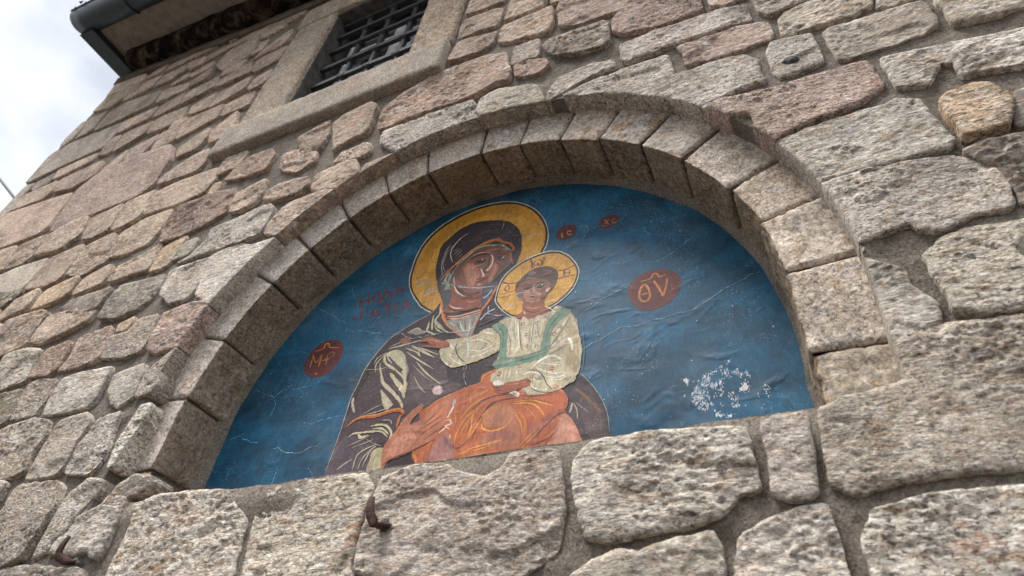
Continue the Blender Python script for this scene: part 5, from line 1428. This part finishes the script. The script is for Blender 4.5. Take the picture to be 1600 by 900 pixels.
# casement behind the grille
zc = -0.185
for x0, x1 in ((WIN[0] + .012, WIN[0] + .055), (-0.825, -0.765), (WIN[1] - .05, WIN[1] - .006)):
    slab('casement_stile', x0, x1, WIN[2] + .003, WIN[3] - .01, zc - .04, zc + .012, M_WOOD, win, s=0.05, amp=0, bev=.004)
for y0 in (2.07, 2.335, 2.61, 2.88, 3.05):
    for x0, x1 in ((WIN[0] + .055, -0.825), (-0.765, WIN[1] - .05)):
        slab('casement_rail', x0, x1, y0, y0 + .055, zc - .036, zc + .006, M_WOOD, win, s=0.05, amp=0, bev=.004)
for ya, yb in ((2.112, 2.335), (2.377, 2.61), (2.652, 2.88), (2.922, 3.05)):
    for x0, x1 in ((WIN[0] + .055, -0.825), (-0.765, WIN[1] - .05)):
        slab('pane', x0, x1, ya, yb, zc - .022, zc - .016, M_GLASS if (ya > 2.7 or (x0 < -0.9 and ya > 2.3)) else M_GLINT, win, s=0.08, amp=0.0004, bev=0)
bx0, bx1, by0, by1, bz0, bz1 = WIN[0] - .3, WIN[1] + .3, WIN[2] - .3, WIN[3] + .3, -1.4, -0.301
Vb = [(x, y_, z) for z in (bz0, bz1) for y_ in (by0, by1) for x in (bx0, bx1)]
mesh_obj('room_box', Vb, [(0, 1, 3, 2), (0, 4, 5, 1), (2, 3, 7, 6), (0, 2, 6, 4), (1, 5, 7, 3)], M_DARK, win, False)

# ---------------------------------------------------------------- eaves, following the wall head
def yh(x, y0): return y0 + EAVE(x)
eav = thing('roof_eaves', 'overhanging roof eaves with dark metal gutter and grey soffit at the wall top', 'eaves', (-3.72, 3.9, 0))
def sweep(name, prof_, x0, x1, mat, n=40, smooth=False, wob=0.0, closed=True, parent=None, seed=0):
    xs_ = np.linspace(x0, x1, n); m_ = len(prof_); V = []
    for x in xs_:
        for j, (y_, z) in enumerate(prof_):
            d_ = wob * float(fbm(np.array([x * 9.0]), np.array([j * 1.7]), seed, 3)[0]); V.append((x, yh(x, y_) + d_, z + d_))
    F = [(k * m_ + j, k * m_ + (j + 1) % m_, (k + 1) * m_ + (j + 1) % m_, (k + 1) * m_ + j) for k in range(n - 1) for j in range(m_ if closed else m_ - 1)]
    if closed: F += [tuple(range(m_))[::-1], tuple((n - 1) * m_ + j for j in range(m_))]
    return mesh_obj(name, V, F, mat, parent or eav, smooth)
XE = 3.3
sweep('soffit_slab', [(4.075, -0.4), (4.075, 0.36), (4.20, 0.36), (4.20, -0.4)], -3.565, XE, M_CONC, 90, False, 0.004, seed=3)
sweep('cornice', [(3.955, -0.1), (3.955, 0.10), (4.00, 0.145), (4.072, 0.150), (4.072, -0.1)], -3.47, XE, M_SOOT, 120, True, 0.008, seed=4)
sweep('wall_plate_render', [(3.86, -0.1), (3.86, 0.012), (3.952, 0.02), (3.952, -0.1)], -3.69, XE, M_MORTAR_D, 120, True, 0.008, seed=6)
sweep('verge_flashing', [(4.02, -0.6), (4.02, 0.40), (4.24, 0.40), (4.24, -0.6)], -3.745, -3.568, M_GUTTER, 3)
gp_ = [(4.135 - 0.105 * math.sin(a), 0.445 - 0.105 * math.cos(a)) for a in np.linspace(-0.15, math.pi + 0.1, 17)]
gut = sweep('gutter', gp_ + [(y_ + .0 + 0.004, z * 1.0) for y_, z in [(4.135 - 0.1 * math.sin(a), 0.445 - 0.1 * math.cos(a)) for a in np.linspace(math.pi + 0.1, -0.15, 17)]], -3.74, XE, M_GUTTER, 60, True)
lip = tube('rolled_lip', [(x, yh(x, 4.143), 0.552) for x in np.linspace(-3.742, XE, 60)], 0.010, M_GUTTER, gut)
cp = [(4.135 - 0.104 * math.sin(a), 0.445 - 0.104 * math.cos(a)) for a in np.linspace(-0.1, math.pi, 15)]
mesh_obj('end_cap', [(-3.741, yh(-3.741, y_), z) for y_, z in cp], [tuple(range(len(cp)))], M_GUTTER, gut, False)
for x in (-3.05, -1.9, -0.7):
    tube('gutter_collar', [(x, yh(x, 4.135 - 0.110 * math.sin(a)), 0.445 - 0.110 * math.cos(a)) for a in np.linspace(0.0, math.pi, 18)], 0.008, M_GUTTER, gut, 6)
sweep('roof_slope', [(4.205, 0.50), (4.245, 0.51), (5.6, -2.4), (5.55, -2.4)], -3.75, XE, M_ROOF, 60)
# scraps of moss and leaves caught along the gutter lip
mr = np.random.default_rng(9); Vm = []; Fm = []
for k in range(60):
    x = -3.73 + abs(mr.normal(0, 0.35)); q = np.array([x, yh(x, 4.15), 0.535 + mr.normal(0, .012)]); b = len(Vm)
    for j in range(4): Vm.append(q + mr.normal(0, 0.014, 3))
    Fm += [(b, b + 1, b + 2), (b, b + 2, b + 3), (b + 1, b + 3, b + 2)]
ms = mesh_obj('gutter_moss', Vm, Fm, simple_mat('moss', lin('4b4f35'), 0.95), eav, False); ms['kind'] = 'stuff'

# ---------------------------------------------------------------- small things
def hook(name, label, base, pts_, r):
    h_ = thing(name, label, 'hook', base, 'iron hooks in the sill course')
    tube('shank', pts_, r, M_RUST, h_, 8, (1.25, 0.8))
    q = np.array(base); a_ = np.linspace(0, 2 * math.pi, 15)[:-1]; V = [q + np.array([0, 0, 0.008])]
    for rr, z in ((0.006, .008), (0.011, .006), (0.017, -.012)):
        for k, a in enumerate(a_): s_ = rr * (1 + .3 * math.sin(k * 2.3 + rr * 99)); V.append(q + np.array([math.cos(a) * s_, math.sin(a) * s_ * .9, z + .004 * math.sin(k * 5.1)]))
    n_ = len(a_); F = [(0, 1 + k, 1 + (k + 1) % n_) for k in range(n_)]
    for lv in range(2): F += [(1 + lv * n_ + k, 1 + (lv + 1) * n_ + k, 1 + (lv + 1) * n_ + (k + 1) % n_, 1 + lv * n_ + (k + 1) % n_) for k in range(n_)]
    mesh_obj('lead_socket', V, F, M_LEAD, h_)
b1 = (0.031, -0.137, 0.006)
hook('iron_hook', 'rusty bent iron hook leaded into the sill stones below the mother figure', b1,
     [(.032, -.138, -.02), (.032, -.139, .006), (.030, -.145, .025), (.024, -.144, .034), (.013, -.128, .038), (.007, -.110, .039), (.006, -.088, .038)], [.0095, .0095, .009, .009, .0085, .008, .006])
b2 = (-0.941, -0.153, 0.0)
hook('iron_hook', 'rusty iron hook at the far left below the niche', b2,
     [(-.941, -.153, -.02), (-.944, -.153, .004), (-.956, -.152, .020), (-.972, -.147, .030), (-.979, -.132, .034), (-.976, -.114, .035), (-.969, -.092, .034)], [.010, .010, .0095, .009, .009, .008, .005])
def plug(q, rx_, ry_, seed):
    a_ = np.linspace(0, 2 * math.pi, 21)[:-1]; V = [np.array(q) + np.array([0, 0, .016])]; r3 = np.random.default_rng(seed)
    for s_, z in ((.55, .017), (.9, .012), (1.0, -.01)):
        for a in a_: k_ = s_ * (1 + r3.normal(0, .05)); V.append(np.array(q) + np.array([math.cos(a) * rx_ * k_, math.sin(a) * ry_ * k_, z + r3.normal(0, .0015)]))
    n_ = len(a_); F = [(0, 1 + k, 1 + (k + 1) % n_) for k in range(n_)]
    for lv in range(2): F += [(1 + lv * n_ + k, 1 + (lv + 1) * n_ + k, 1 + (lv + 1) * n_ + (k + 1) % n_, 1 + lv * n_ + (k + 1) % n_) for k in range(n_)]
    mesh_obj('lead_plug', V, F, M_LEAD, wall)
plug((1.046, 1.064, -0.003), .026, .016, 1); plug((0.621, 1.631, -0.004), .018, .016, 2)

cab = []
for k in range(25):
    u_ = 1.2 * k / 24; cab.append((-29.18 + 21.2 * u_, 21.08 - 16.02 * u_, -2.0))
tag(tube('overhead_cable', cab, 0.028, M_CABLE), 'thin dark cable crossing the sky beside the wall corner', 'cable')
